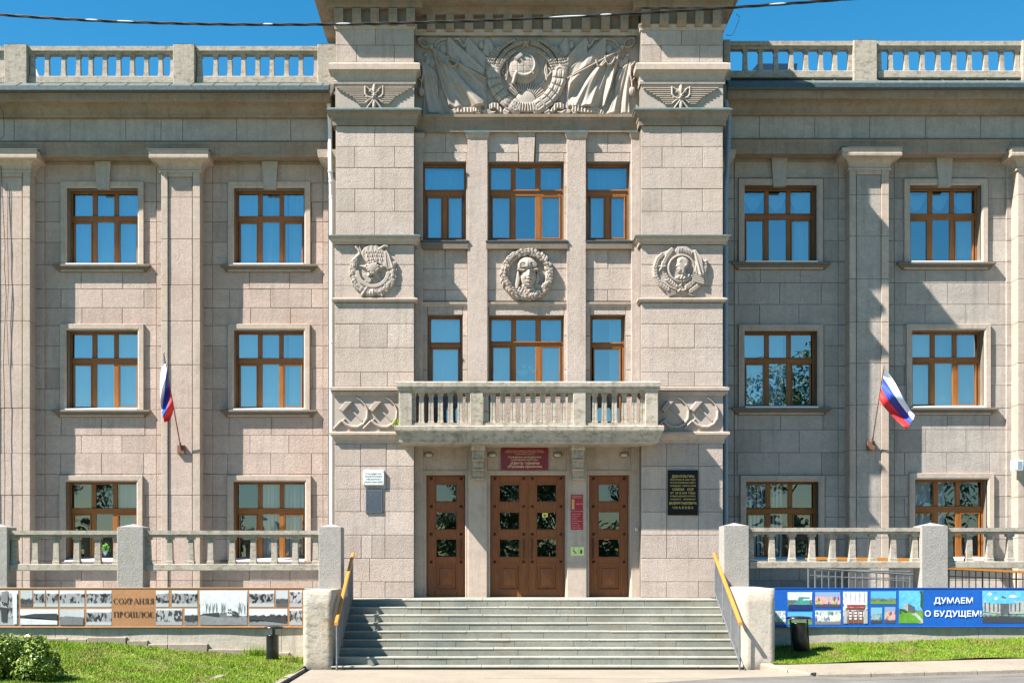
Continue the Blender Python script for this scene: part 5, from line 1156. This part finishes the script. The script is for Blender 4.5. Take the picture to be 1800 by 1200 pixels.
def photo_mat(name, sky_, mid, low, hor, sc, crowd=0., v0=0, v1=1):
    """flat print: pale sky, ragged middle ground and ground, broken up like a small photograph"""
    m, nt, b = mat(name); q = N(nt); uv = q.n('UVMap'); sp = q.n('SeparateXYZ'); q.l(uv.outputs[0], sp.inputs[0])
    oi = q.n('ObjectInfo'); p = q.pos()
    n1 = q.noise(q.pos((1,1,.6)), sc*1.6, 6, .75)
    vo = q.n('TexVoronoi'); vo.inputs['Scale'].default_value = 1.; q.l(q.pos((26,0,15) if crowd else (9,0,12)), vo.inputs['Vector']); sc_ = q.n('SeparateColor'); q.l(vo.outputs['Color'], sc_.inputs[0])
    n2 = q.math('ADD', q.math('MULTIPLY', sc_.outputs[0], .62 if crowd else .25), q.math('MULTIPLY', q.noise(p, sc*3.5, 4, .8), .4 if crowd else .75))
    v = q.math('ADD', sp.outputs['Y'], q.math('MULTIPLY', q.math('SUBTRACT', n1, .5), .28 if crowd else .5))
    top = q.mr(v, hor-.04, hor+.04, 0, 1); gr = q.mr(v, .18, .26, 0, 1)
    if name.startswith('colour') and crowd: mid_ = q.mix(.55, mid, vo.outputs['Color'])
    else: mid_ = mid
    tex = q.mix(q.mr(n2, .38, .60, 0, 1), mid_, tuple(min(.8, c*3+.25) for c in mid) if crowd else tuple(c*1.6+.02 for c in mid))
    col = q.mix(gr, low, tex); col = q.mix(top, col, sky_); q.l(col, b.inputs['Base Color']); b.inputs['Roughness'].default_value = .45
    return m
PM = [photo_mat('bw_crowd_print', (.60,.62,.62), (.015,.015,.015), (.42,.43,.43), .80, 9, 1), photo_mat('bw_landscape_print', (.62,.64,.64), (.02,.02,.02), (.20,.21,.21), .62, 6, 0),
      photo_mat('bw_facade_print', (.60,.62,.62), (.04,.04,.04), (.35,.35,.35), .9, 14, 1), photo_mat('bw_dark_print', (.45,.47,.47), (.04,.04,.04), (.09,.09,.09), .5, 7, 0)]
PC = [photo_mat('colour_crowd_print', (.25,.35,.5), (.35,.04,.03), (.06,.07,.1), .7, 12, 1), photo_mat('colour_building_print', (.55,.65,.75), (.08,.14,.12), (.04,.08,.2), .62, 8, 0),
      photo_mat('colour_facade_print', (.5,.56,.5), (.18,.17,.14), (.2,.2,.2), .9, 12, 1), photo_mat('colour_sky_print', (.10,.42,.72), (.10,.12,.10), (.14,.3,.05), .45, 5, 0), photo_mat('colour_park_print', (.2,.45,.65), (.03,.035,.04), (.05,.055,.06), .6, 10, 1)]
def banner(label, x0, x1, z0, z1, Y, basem, panels, mats, rise=0):
    mb = MB(); 
    nx = int((x1-x0)/.12); wavy_sheet(mb, x0, x1, z0, z1, Y, 0, nx, 6)
    o = mb.build('banner', M[basem], None, ((x0+x1)/2, Y, z0)); tag(o, label, 'banner')
    if True:
        h = MB()
        for zz_ in (z0, z1): h.tube([(x0+(x1-x0)*i/40, Y-.002+ban(x0+(x1-x0)*i/40, zz_), zz_) for i in range(41)], .010, 6)
        h.build('hem', M[basem], o)
    for p0, p1, q0, q1, mi in panels:
        a, b_, c_, d_ = wx(p0,Y-.006), wx(p1,Y-.006), wz(q1,Y-.006), wz(q0,Y-.006); a = max(a, x0+.01); m_ = MB(); wavy_sheet(m_, a, b_, c_, d_, Y-.004, 0, max(2,int((b_-a)/.1)), 4)
        me = m_.mesh(); uvl = me.uv_layers.new(name='UVMap'); 
        for lp in me.loops: co = me.vertices[lp.vertex_index].co; uvl.data[lp.index].uv = ((co.x-a)/(b_-a), (co.z-c_)/(d_-c_))
        link('printed_photo', me, mats[mi], o)
    return o
def shapes(o, Y, items, mdict, name='printed_picture'):
    """flat printed shapes: (px polygon, material)"""
    by = {}
    for k, (pts, m_) in enumerate(items):
        mb = by.setdefault(m_, MB()); yy = Y-.0055-.00012*k
        P3 = [(wx(x,Y), yy+ban(wx(x,Y), wz(y,Y)), wz(y,Y)) for x, y in pts]; mb.add(P3, [tuple(range(len(P3)))])
    for m_, mb in by.items(): mb.build(name, mdict[m_], o, kind='stuff')
Yb_ = YB_-.05
bp = [(-60,32,1037,1098,2),(36,57,1037,1066,3),(59,79,1037,1066,0),(81.5,102.5,1037,1066,0),(105,148.5,1037,1066,0),(152,196,1037,1066,0),(35,102,1070,1098,1),(105,148,1070,1098,3),(152,196,1070,1098,0),
      (274,296.5,1037,1066,0),(302,347,1037,1066,0),(274,320,1069,1098,2),(324.5,347,1069,1098,1),(351,435,1037,1098,1),(438,482,1037,1066,0),(485,506,1037,1066,3),(509,531,1037,1066,2),(438,505,1069.5,1098,1),(509,531,1069.5,1098,2)]
o = banner('long tan banner of black-and-white photographs reading СОХРАНЯЯ ПРОШЛОЕ', -9.6, wx(534.5,Yb_), wz(1101.5,Yb_), wz(1032.8,Yb_), Yb_, 'tan', bp, PM)
BWm = {k: plain('printed_'+k, c, .5, var=.2) for k, c in (('pale',(.58,.60,.60)),('grey',(.20,.205,.205)),('dark',(.04,.04,.04)),('mid',(.16,.16,.16)))}
r = random.Random(9)
it = [([(352,1038),(434,1038),(434,1082),(352,1084)],'pale'),([(352,1079),(434,1083),(434,1097.6),(352,1097.6)],'grey'),([(352,1078),(385,1076),(386,1084),(352,1088)],'dark'),([(386,1078),(400,1075),(420,1078),(420,1081),(386,1085)],'mid'),
      ([(399,1068),(408,1067),(408,1081),(399,1081)],'pale'),([(408,1067),(418,1070),(420,1081),(408,1082)],'dark'),([(414,1060),(416,1060),(416,1070),(413,1070)],'dark')]
for cx in (362,368,374,381,389,393,424,430,420): 
    for k in range(5): a = r.uniform(-4,4); it.append(([(cx,1080),(cx+a*.5,1068+r.uniform(-3,3)),(cx+a,1057+r.uniform(-2,6)),(cx+.8+a*.5,1069)],'mid' if k%2 else 'grey'))
for xx in (401,404.5): 
    for yy in (1069.5,1074.5): it.append(([(xx,yy),(xx+1.8,yy),(xx+1.8,yy+3),(xx,yy+3)],'dark'))
it += [([(38,1081.5),(60,1078),(101,1077.5),(101,1089),(75,1086),(50,1084)],'dark'),([(36,1086),(101,1090),(101,1097),(36,1097)],'pale'),([(440,1085),(455,1082),(470,1084),(503,1085),(503,1094),(470,1090),(440,1088)],'dark'),([(105.5,1087),(115,1082),(130,1083),(147,1085),(147,1097.5),(105.5,1097.5)],'mid'),
       ([(3,1040),(14,1037.5),(14,1060),(2,1056)],'grey'),([(2,1066),(14,1068),(12,1092),(3,1092)],'dark'),([(22,1040),(30,1041),(30,1096),(24,1096)],'pale'),([(493,1084),(502,1078),(504,1090)],'dark')]
shapes(o, Yb_, it, BWm)
# serif capitals
SER = {'С':([('a',(.5,.5,.44,.5,40,320))],.95),'О':([('a',(.5,.5,.45,.5,0,360))],1.0),'Х':([('s',(.12,0,.88,1,.15)),('s',(.12,1,.88,0,.06)),('f',(.12,1)),('f',(.88,1)),('f',(.12,0)),('f',(.88,0))],1.0),
       'Р':([('s',(.2,0,.2,1,.15)),('a',(.3,.74,.32,.26,-95,95)),('f',(.2,0)),('f',(.2,1))],.75),'А':([('s',(.08,0,.5,1,.06)),('s',(.5,1,.92,0,.16)),('s',(.25,.33,.75,.33,.05)),('f',(.08,0)),('f',(.92,0))],1.0),
       'Н':([('s',(.18,0,.18,1,.15)),('s',(.82,0,.82,1,.15)),('s',(.18,.52,.82,.52,.05)),('f',(.18,0)),('f',(.18,1)),('f',(.82,0)),('f',(.82,1))],1.0),
       'Я':([('s',(.75,0,.75,1,.15)),('a',(.62,.74,.34,.26,85,275)),('s',(.12,0,.6,.5,.12)),('f',(.75,0)),('f',(.75,1)),('f',(.12,0))],.95),
       'П':([('s',(.18,0,.18,1,.15)),('s',(.82,0,.82,1,.15)),('s',(.1,.97,.9,.97,.06)),('f',(.18,0)),('f',(.82,0))],1.0),
       'Ш':([('s',(.12,0,.12,1,.13)),('s',(.5,0,.5,1,.13)),('s',(.88,0,.88,1,.13)),('s',(.05,.03,.95,.03,.06)),('f',(.12,1)),('f',(.5,1)),('f',(.88,1))],1.35),
       'Л':([('s',(.1,.02,.42,1,.06)),('s',(.82,0,.82,1,.15)),('s',(.38,.97,.88,.97,.06)),('f',(.08,0)),('f',(.82,0))],1.0),'Е':([('s',(.2,0,.2,1,.15)),('s',(.2,.97,.8,.97,.06)),('s',(.2,.03,.85,.03,.06)),('s',(.2,.52,.65,.52,.05)),('s',(.8,.8,.8,.98,.05)),('s',(.85,.02,.85,.2,.05))],.85)}
def serif(word, x0, x1, q0, q1, Y, m_, parent):
    tot = sum(SER[c][1]+.1 for c in word)-.1; k = (x1-x0)/tot; mb = MB(); x = x0; H_ = q1-q0
    def seg(ax, ay, bx, by, w_):
        A = Vector((ax, ay)); Bv = Vector((bx, by)); d = (Bv-A).normalized(); n_ = Vector((-d.y, d.x))*w_/2
        mb.add([W(P.x, P.y, Y) for P in (A-n_, Bv-n_, Bv+n_, A+n_)], [(0,1,2,3)])
    for c in word:
        st_, w_ = SER[c]; cw = w_*k
        for t, a in st_:
            X = lambda u: x+u*cw; Yy = lambda v: q1-v*H_
            if t == 's': seg(X(a[0]), Yy(a[1]), X(a[2]), Yy(a[3]), (a[4]*1.1+.02)*k)
            elif t == 'f': seg(X(a[0])-k*.16, Yy(a[1]), X(a[0])+k*.16, Yy(a[1]), k*.08)
            else:
                n_ = 22; ang = [math.radians(a[4]+(a[5]-a[4])*i/n_) for i in range(n_+1)]
                for p_, q_ in zip(ang[:-1], ang[1:]): m2 = (p_+q_)/2; seg(X(a[0]+a[2]*math.cos(p_)), Yy(a[1]+a[3]*math.sin(p_)), X(a[0]+a[2]*math.cos(q_)), Yy(a[1]+a[3]*math.sin(q_)), k*(.06+.13*abs(math.cos(m2))))
        x += cw+.1*k
    for i, v in enumerate(mb.v): mb.v[i] = (v[0], v[1]+ban(v[0], v[2]), v[2])
    mb.build('lettering', M[m_], parent)
serif('СОХРАНЯЯ', 199.5, 271, 1051, 1060.6, Yb_-.0065, 'brown_ink', o); serif('ПРОШЛОЕ', 199.5, 271, 1074.5, 1084, Yb_-.0065, 'brown_ink', o)
bp = [(1361,1381,1073,1097,2),(1384.5,1428,1040,1071,1),(1384.5,1428,1075,1097,3),(1433,1477,1040,1067,0),(1433,1478,1072,1097,2),(1482,1525,1039,1095,2),(1530.5,1575,1038.5,1061,3),(1531,1551,1067,1095,4),(1555,1574,1066,1095,0),(1580,1623,1037.5,1095,3),(1727,1960,1037.5,1094,4)]
o = banner('long blue banner of colour photographs reading ДУМАЕМ О БУДУЩЕМ', wx(1361.5,Yb_), 12.3, wz(1101,Yb_), wz(1033,Yb_), Yb_, 'blue', bp, PC)
CM = {k: plain('printed_'+k, c, .5, var=.25) for k, c in (('lawn',(.12,.32,.03)),('sky',(.12,.45,.72)),('path',(.50,.50,.47)),('stone',(.42,.41,.38)),('shade',(.10,.11,.12)),('brown',(.20,.07,.03)),('red',(.5,.03,.03)),('white',(.72,.75,.78)),('tree',(.03,.09,.02)),('navy',(.012,.03,.12)),('teal',(.07,.30,.25)),('light_blue',(.02,.25,.55)))}
it = [([(1581,1038),(1622,1038),(1622,1072),(1581,1072)],'sky'),([(1581,1072),(1622,1076),(1622,1094.5),(1581,1094.5)],'lawn'),([(1604,1078),(1610,1076),(1622,1089),(1622,1094.5),(1588,1094.5),(1600,1086)],'path'),([(1588,1062),(1596,1060),(1608,1066),(1608,1076),(1588,1074)],'stone'),([(1596,1060),(1608,1066),(1608,1076),(1596,1075)],'shade'),
      ([(1581,1069),(1590,1070),(1597,1075),(1590,1078),(1581,1078)],'tree'),([(1614,1038),(1622,1038),(1622,1072),(1618,1066),(1613,1052)],'tree'),
      ([(1483,1040),(1524,1040),(1524,1062),(1483,1062)],'white'),([(1488,1062),(1521,1062),(1520,1066),(1489,1066)],'red'),([(1487,1067),(1522,1067),(1519,1071),(1490,1071)],'brown')]
for k in range(5): it.append(([(1486+k*8,1041),(1488+k*8,1041),(1488+k*8,1060),(1486+k*8,1060)],'stone'))
for x in (1491,1500,1509): it += [([(x,1073),(x+7.5,1073),(x+7.5,1094.5),(x,1094.5)],'brown')]+[([(x+1.5,1075+j*5),(x+6,1075+j*5),(x+6,1078+j*5),(x+1.5,1078+j*5)],'white') for j in range(3)]
it += [([(1483,1072),(1489,1072),(1489,1095),(1483,1095)],'stone'),([(1518,1072),(1525,1072),(1525,1095),(1518,1095)],'stone')]
it += [([(1386,1041),(1427,1041),(1427,1054),(1386,1054)],'white'),([(1399,1054),(1405,1048),(1423,1049),(1424,1063),(1400,1063)],'teal'),([(1386,1062),(1427,1062),(1427,1070.5),(1386,1070.5)],'navy')]
it += [([(1728,1038.5),(1800,1038.5),(1800,1060),(1728,1060)],'sky'),([(1728,1056),(1758,1054),(1758,1078),(1728,1074)],'stone'),([(1758,1053),(1774,1053),(1774,1078),(1758,1078)],'shade'),([(1762,1042),(1764,1039),(1767,1042),(1769,1053),(1760,1053)],'shade'),([(1774,1055),(1800,1056),(1800,1078),(1774,1078)],'stone')]
for k in range(9): it.append(([(1730+k*7.6,1058),(1732.5+k*7.6,1058),(1732.5+k*7.6,1074),(1730+k*7.6,1074)],'shade'))
for x, y, w_ in ((1735,1042,9),(1757,1040,14),(1772,1046,16),(1747,1050,7)): it.append(([(x,y+2),(x+w_*.3,y-1.5),(x+w_*.7,y-1),(x+w_,y+2),(x+w_*.6,y+4)],'white'))
shapes(o, Yb_, it, CM)
for body, cx, cy, w_ in (('ДУМАЕМ', 1676, 1054.5, 68.5), ('О БУДУЩЕМ!', 1675.5, 1077.5, 100)):
    t = text(body, cx, cy, w_, 10.2, Yb_-.013, 'white_ink', o, .018)

# ---------------------------------------------------------------- flags
def flag(label, pole_b, pole_t, outline, cols, Yb, Yt, seed, bracket, fold=3.2):
    """outline(u,v)->px (u along the hoist 0 top..1, v away from the pole)"""
    t = empty('flag', W(pole_b[0], pole_b[1], Yb), label, 'flag', 'national flags on the pilasters')
    MB().pbox(*bracket, Yb, YP+.05, c=.004).build('bracket', M['rust'], t)
    A, T = Vector(W(*pole_b, Yb)), Vector(W(*pole_t, Yt)); MB().tube([A, A+(T-A)*.5, T+(T-A)*.01], [.013,.012,.01], 8).build('pole', cols[3], t)
    MB().tube([A-(T-A).normalized()*.02, A+(T-A).normalized()*.12], .024, 8).build('socket', M['rust'], t)
    MB().lathe([(.004,T.z-.01),(.018,T.z+.01),(.012,T.z+.035),(.002,T.z+.05)], T.x, T.y, 8).build('finial', M['metal'], t)
    mb = MB(); nu, nv = 30, 26
    for i in range(nu+1):
        for j in range(nv+1):
            u, v = i/nu, j/nv; px, py, y = outline(u, v); mb.v.append(W(px, py, y))
    for i in range(nu):
        for j in range(nv): b = i*(nv+1)+j; mb.f.append((b,b+1,b+nv+2,b+nv+1)); mb.m.append(min(2, int(3*(i+.5)/nu)))
    mb.build('cloth', cols[:3], t, None, None, True)
M['f_white'] = plain('white_flag_cloth', (.75,.76,.80), .7); M['f_blue'] = plain('blue_flag_cloth', (.012,.05,.33), .7); M['f_red'] = plain('red_flag_cloth', (.62,.02,.015), .7)
FC = [M['f_white'], M['f_blue'], M['f_red']]
def fr(u, v):                                             # right flag, hanging to the lower right
    hx, hy = 1554-u*9.0, 645+u*57; fx, fy = 1607-u*12.5, 729+u*27
    sag = 6*math.sin(v*math.pi); x = hx+(fx-hx)*v+1.6*math.sin(v*7+u*3); y = hy+(fy-hy)*v+sag*.5*(1 if u > .5 else -.4)+1.5*math.sin(v*9+u*2)*v
    return x, y, .80+.10*math.sin(v*8+u*4)-.12*v+.05*math.sin(u*9+v*3)
flag('three-striped flag spread out to the right on a short pole, on the right wing', (1533,777), (1554,645), fr, FC+[M['rust']], YP-.05, .85, 1, (1525,1538,775,791))
def fl(u, v):                                             # left flag, hanging nearly limp
    hx, hy = 288+u*13, 622+u*78
    # cloth drops from the hoist: the fly hangs straight down
    x0, y0 = hx-2.5*v, hy+v*(88-58*u*.3-u*22)
    x = x0+ (u-.5)*6*math.sin(v*math.pi)*1.1 - 3*v*(1-u) + 5.5*u*math.sin(v*3.1)-u*v*9; y = min(y0, 745-abs(u-.7)*16)
    return x, y, .95+.09*math.sin(v*5+u*11)+.05*u
flag('three-striped flag hanging limp on a red pole, on the left wing', (318,787), (288,622), fl, FC+[plain('red_painted_pole', (.16,.02,.02), .5)], YP-.04, .95, 2, (311.5,324,782,797))

# ---------------------------------------------------------------- cable across, loose cables
def sagline(name, pts, Y, r, label, cat, twist=True):
    P3 = []
    for (a, b_), (c_, d_) in zip(pts[:-1], pts[1:]):
        for k in range(14): u = k/14; P3.append((a+(c_-a)*u, b_+(d_-b_)*u))
    P3.append(pts[-1]); base = []
    xs_ = np.array([p[0] for p in P3]); ys_ = np.array([p[1] for p in P3]); co = np.polyfit(xs_, ys_, 4) if len(pts) > 4 else None
    xx = np.linspace(xs_[0], xs_[-1], 240); yy = np.polyval(np.polyfit([p[0] for p in pts], [p[1] for p in pts], min(4, len(pts)-1)), xx)
    V3 = [Vector(W(x, y, Y)) for x, y in zip(xx, yy)]
    o = None
    for k in range(3):
        L = [v+Vector((0, r*1.1*math.cos(i*.42+k*2.1), r*1.1*math.sin(i*.42+k*2.1))) for i, v in enumerate(V3)]
        mb = MB().tube(L, r, 6)
        if o is None: o = mb.build(name, M['cable'], None, V3[0]); tag(o, label, cat)
        else: mb.build('strand', M['cable'] if k == 1 else M['cable_w2'], o)
    return o
M['cable_w2'] = M['cable']
o = sagline('overhead_cable', [(-120,16),(0,25.5),(190,36.5),(400,43),(570,45),(800,40),(1000,27.5),(1290,13),(1500,-1),(1700,-18),(1900,-38)], -9, .010, 'twisted black overhead cable strung across in front of the roofline', 'cable')
for x0, x1, y in ((150,172,35),(205,235,38.5),(590,616,44.3),(1000,1012,28),(965,1030,29.3),(1055,1075,26),(1352,1382,10),(462,480,43.8)):
    yy = lambda x: float(np.polyval(np.polyfit([-120,0,190,400,570,800,1000,1290,1500,1700,1900],[16,25.5,36.5,43,45,40,27.5,13,-1,-18,-38],4), x)); MB().tube([W(x0+(x1-x0)*i/6, yy(x0+(x1-x0)*i/6)-1.1, -9.02) for i in range(7)], [.002,.008,.010,.010,.010,.008,.002], 6).build('pale_sheath', M['cable_w'], o)
def wire(pts, Y, r, label, m='cable', name='loose_wire'):
    tag(MB().tube([W(*p, Y) for p in pts], r, 6).build(name, M[m], None, W(*pts[-1], Y)), label, 'wire')
wire([(1,285),(2,300),(4,330),(6,380),(9,430),(8,470),(11,520),(8,580),(6,640),(8,700),(7,760),(9,830),(8,900),(8,1000)], YP-.03, .007, 'thin black wire running down the leftmost pilaster')
wire([(-2,185),(5,195),(7,215),(7,238),(4,243),(-6,243)], 1.5, .006, 'short loop of wire on the frieze at the far left')
wire([(12,322),(14,345),(13,420),(15,500),(12,560),(15,640)], YP-.0, .005, 'second thin wire beside the first on the leftmost pilaster')
wire([(1294,25),(1300,30),(1299,36),(1290,58),(1286,63),(1276,62)], .5, .007, 'bent lightning wire at the right end of the top cornice', 'metal')
# ---------------------------------------------------------------- litter bins
def bin_(label, cx, q0, q1, half, Y, tilt, top, legs, ground):
    c = Vector(W(cx, q1, Y)); t = empty('litter_bin', (c.x, Y, wz(ground, Y)), label, 'litter bin'); k = (D+Y)/F; h_ = (q1-q0)*k; r_ = half*k
    mb = MB(); n = 22; rows = []
    for rr, z_ in ((r_*.9,0),(r_,.015),(r_*1.0,h_*.5),(r_,h_-.02),(r_*1.03,h_-.012),(r_*1.03,h_),(r_*.95,h_),(r_*.93,h_*.1)): rows.append([(c.x+rr*math.cos(2*math.pi*i/n)-tilt*z_, Y+rr*math.sin(2*math.pi*i/n), c.z+z_) for i in range(n)])
    mb.loft(rows).build('bucket', M['black'], t, None, None, True)
    for lx in legs:
        MB().tube([W(lx[0], top+3, Y-(.0 if len(legs) > 1 else r_+.02)), W(lx[1], ground, Y-(.0 if len(legs) > 1 else r_+.02))], .017, 8).build('leg', M['black'], t)
    w_ = half*1.75 if len(legs) == 1 else half*1.85; cz = wz(top, Y); cx_ = wx((legs[0][0]+legs[-1][0])/2, Y); rr = w_*k*.75; rows = []
    for a, z_ in ((1.18,-.02),(1.2,0),(1.0,.018),(.5,.03),(.05,.034)): rows.append([(cx_+rr*a*math.cos(2*math.pi*i/n), Y+rr*.8*a*math.sin(2*math.pi*i/n), cz+z_) for i in range(n)])
    MB().loft(rows).build('canopy', M['black'], t, None, None, True)
bin_('black cylindrical litter bin with a flat canopy left of the steps', 479, 1115, 1162, 11, -2.7, 0, 1102, [(480,480),(482.5,482.5)], 1178)
bin_('black tilted litter bin between two legs right of the steps', 1409, 1094, 1143, 13.5, -2.75, .12, 1085, [(1389.5,1393.5),(1419,1423)], 1158)
# ---------------------------------------------------------------- inside the windows
t = empty('chandelier', W(920, 625, YC+.52), 'white glass chandelier seen inside the wide window behind the balcony', 'chandelier'); Yc_ = YC+.52
M['opal'] = plain('opal_chandelier_glass', (.85,.85,.85), .3)
def bowl(cx, cy, r_, h_, nm, par, Yq=Yc_): 
    c = W(cx, cy, Yq); MB().lathe([(.005,c[2]-h_),(r_*.5,c[2]-h_*.85),(r_*.85,c[2]-h_*.45),(r_,c[2]),(r_*.92,c[2])], c[0], c[1], 16).build(nm, M['opal'], par, None, None, True)
bowl(918, 652, .15, .12, 'glass_bowl', t)
for cx, cy in ((893,648),(904,642),(921,641),(932,643),(938,649)):
    bowl(cx, cy, .055, .09, 'glass_shade', t); MB().tube([W(918,652,Yc_), W((918+cx)/2,656,Yc_), W(cx,cy+5,Yc_)], .008, 6).build('arm', M['metal'], t)
MB().tube([W(919,560,Yc_), W(919,650,Yc_)], .01, 6).build('stem', M['metal'], t)
Yp_ = YW+.34
t = empty('potted_plant', W(186, 976, Yp_), 'green potted plant on the sill inside the far left ground-floor window', 'plant'); c = W(186, 977, Yp_)
MB().lathe([(.06,c[2]),(.09,c[2]+.11),(.095,c[2]+.115),(.08,c[2]+.115)], c[0], c[1], 14).build('pot', M['blue_pipe'], t)
m, nt, b = mat('house_plant_leaf'); q = N(nt); q.l(q.mix(q.n('NewGeometry').outputs['Random Per Island'], (.06,.2,.02), (.18,.4,.05)), b.inputs['Base Color']); M['leafy'] = m
def leaves(centers, n, sz, seed):
    r = np.random.default_rng(seed); mb = MB()
    for k in range(n):
        cx, cy, cz, rr = centers[k % len(centers)]; v = r.normal(size=3); v /= np.linalg.norm(v); p = Vector((cx, cy, cz))+Vector(v*rr*r.uniform(.55, 1.05)**.6)
        a, b_ = Vector(r.normal(size=3)).normalized(), Vector(v+r.normal(size=3)*.5).normalized(); s_ = a.cross(b_).normalized(); t_ = s_.cross(b_).normalized(); l = sz*r.uniform(.6, 1.25)
        mb.add([p-t_*l, p-s_*l*.45+b_*l*.12, p+t_*l, p+s_*l*.45+b_*l*.12], [(0,1,2),(0,2,3)])
    return mb
leaves([(c[0],c[1],c[2]+.2,.13)], 160, .05, 3).build('foliage', M['leafy'], t)
# ---------------------------------------------------------------- bush at the lower left
m, nt, b = mat('bush_leaf'); q = N(nt); g = q.n('NewGeometry'); q.l(q.mix(q.mr(g.outputs['Random Per Island'],.0,1,0,1), (.035,.09,.008), (.22,.29,.025)), b.inputs['Base Color']); b.inputs['Roughness'].default_value = .38
M['bush'] = m
m, nt, b = mat('tree_leaf'); q = N(nt); g = q.n('NewGeometry'); q.l(q.mix(g.outputs['Random Per Island'], (.02,.05,.008), (.08,.13,.02)), b.inputs['Base Color']); b.inputs['Roughness'].default_value = .6; M['tree'] = m
M['bark'] = plain('bark', (.07,.05,.035), .9, var=.3)
YBu = -6.3; r = random.Random(31); cs = []
bt = empty('bush', (wx(-20,YBu), YBu, -.02), 'dense leafy green bush at the lower left in front of the lawn', 'bush')
for px, py, rr in ((-60,1150,.42),(-20,1152,.40),(15,1150,.34),(48,1150,.32),(72,1146,.24),(84,1168,.24),(60,1180,.35),(20,1185,.42),(-30,1190,.45),(86,1190,.24),(40,1136,.2),(10,1136,.22),(-40,1138,.25),(93,1155,.13),(70,1128,.12)):
    cs.append((wx(px,YBu), YBu+r.uniform(-.25,.3), wz(py,YBu), rr))
big = [c for c in cs for _ in range(max(1, int(c[3]*c[3]*60)))]
leaves(big, 9000, .04, 5).build('foliage', M['bush'], bt)
mb = MB()
for k in range(16): cc = cs[k % len(cs)]; x0 = wx(0,YBu)+r.uniform(-.4,.5); mb.tube([(x0, YBu+r.uniform(-.1,.1), -.05), ((x0+cc[0])/2, YBu, cc[2]*.5), (cc[0], cc[1], cc[2]+cc[3]*.5)], [.014,.010,.004], 5)
mb.build('stem', M['bark'], bt)
# tufts and weeds
def tuft(px, py, Y, n, sz, label, sp=.14, h=.12):
    r_ = np.random.default_rng(int(px)); c = W(px, py, Y); mb = MB()
    for k in range(n):
        x, y = c[0]+r_.normal()*sp, c[1]+abs(r_.normal())*-.05; a = r_.uniform(0, 3.14); hh = h*r_.uniform(.4,1.2); dx, dy = .006*math.cos(a), .006*math.sin(a); ln = r_.normal(size=2)*.04
        mb.add([(x-dx,y-dy,c[2]-.02),(x+dx,y+dy,c[2]-.02),(x+ln[0],y+ln[1],c[2]+hh)], [(0,1,2)])
    o = mb.build('weeds', M['grass'], None, c); tag(o, label, 'weeds', None, 'stuff')
tuft(452, 1160, -2.05, 500, 1, 'tall pale weeds at the foot of the wall behind the left litter bin', .13, .30)
tuft(522, 1170, -3.0, 300, 1, 'weeds in the corner between the flaking pier and the terrace wall', .12, .22)
tuft(702, 748, -.15, 200, 1, 'weeds sprouting beside the left end of the balcony', .05, .16)
tuft(1372, 1140, -2.05, 120, 1, 'weeds at the foot of the right pier', .1, .12)
# ---------------------------------------------------------------- trees across the road, seen in the window reflections
def tree(X, Y, h, cr, n, seed, label):
    r = random.Random(seed); t = empty('street_tree', (X, Y, -.1), label, 'tree', 'trees across the road')
    mb = MB(); mb.tube([(X,Y,-.2),(X+.1,Y,h*.3),(X-.1,Y,h*.62)], [.22,.16,.08], 8); cs = []
    for k in range(9):
        a = r.uniform(0, 6.28); z_ = h*r.uniform(.35,.62); e = (X+cr*.7*math.cos(a), Y+cr*.7*math.sin(a), h*r.uniform(.5,.9)); mb.tube([(X,Y,z_*.8), ((X+e[0])/2,(Y+e[1])/2,(z_+e[2])/2+.2), e], [.07,.05,.02], 6)
        cs.append((*e, cr*r.uniform(.35,.55)))
    cs.append((X, Y, h*.72, cr*.7)); cs.append((X, Y, h*.88, cr*.45))
    mb.build('trunk', M['bark'], t); leaves(cs, n, .16, seed).build('crown', M['tree'], t)
tree(-27, -50, 9.5, 3.2, 4200, 1, 'leafy tree across the road mirrored in the far left ground-floor window')
tree(-20, -56, 7.5, 2.6, 3000, 2, 'smaller tree across the road mirrored in the left ground-floor windows')
tree(4.5, -44, 9, 3.0, 4500, 3, 'dark leafy tree across the road mirrored in the double door')
tree(10.5, -46, 8.5, 3.0, 4500, 4, 'dark leafy tree across the road mirrored in the right door')
tree(19, -50, 15, 3.6, 5000, 5, 'tall tree across the road mirrored in the right wing windows')
tree(27, -54, 10, 4, 4000, 6, 'broad tree across the road mirrored in the far right windows')

tree(1, -47, 8, 3.2, 4200, 7, 'round dark tree across the road mirrored in the panes of the double door')
tree(34, -50, 9, 4, 3600, 8, 'wide tree across the road at the far right of the row')
tree(14.5, -52, 10, 3.4, 4200, 9, 'full-crowned tree across the road behind the added hedge')
tree(-33, -54, 10, 4, 3600, 10, 'wide tree across the road at the far left of the row')
h_ = empty('added_hedge', (14, -43, -.1), 'long unseen hedge added across the road to darken the lower door panes', 'hedge')  # hedge added out of view to darken the reflections in the door panes
r = random.Random(77); leaves([(x, -43+r.uniform(-.5,.5), z, .9) for x in [-3+.9*i for i in range(46)] for z in (.6, 1.5, 2.4)], 9000, .2, 12).build('foliage', M['tree'], h_)
r = random.Random(78); mb = leaves([(x, -120+r.uniform(-6,6), r.uniform(1,4.5), 3.2) for x in [-110+2.6*i for i in range(90)]], 9000, .75, 13)
tag(mb.build('added_treeline', M['tree'], None, (0,-120,0)), 'unseen far belt of trees added to dim the horizon mirrored in the panes', 'trees', None, 'stuff')  # treeline added out of view, keeps the bright horizon out of the panes
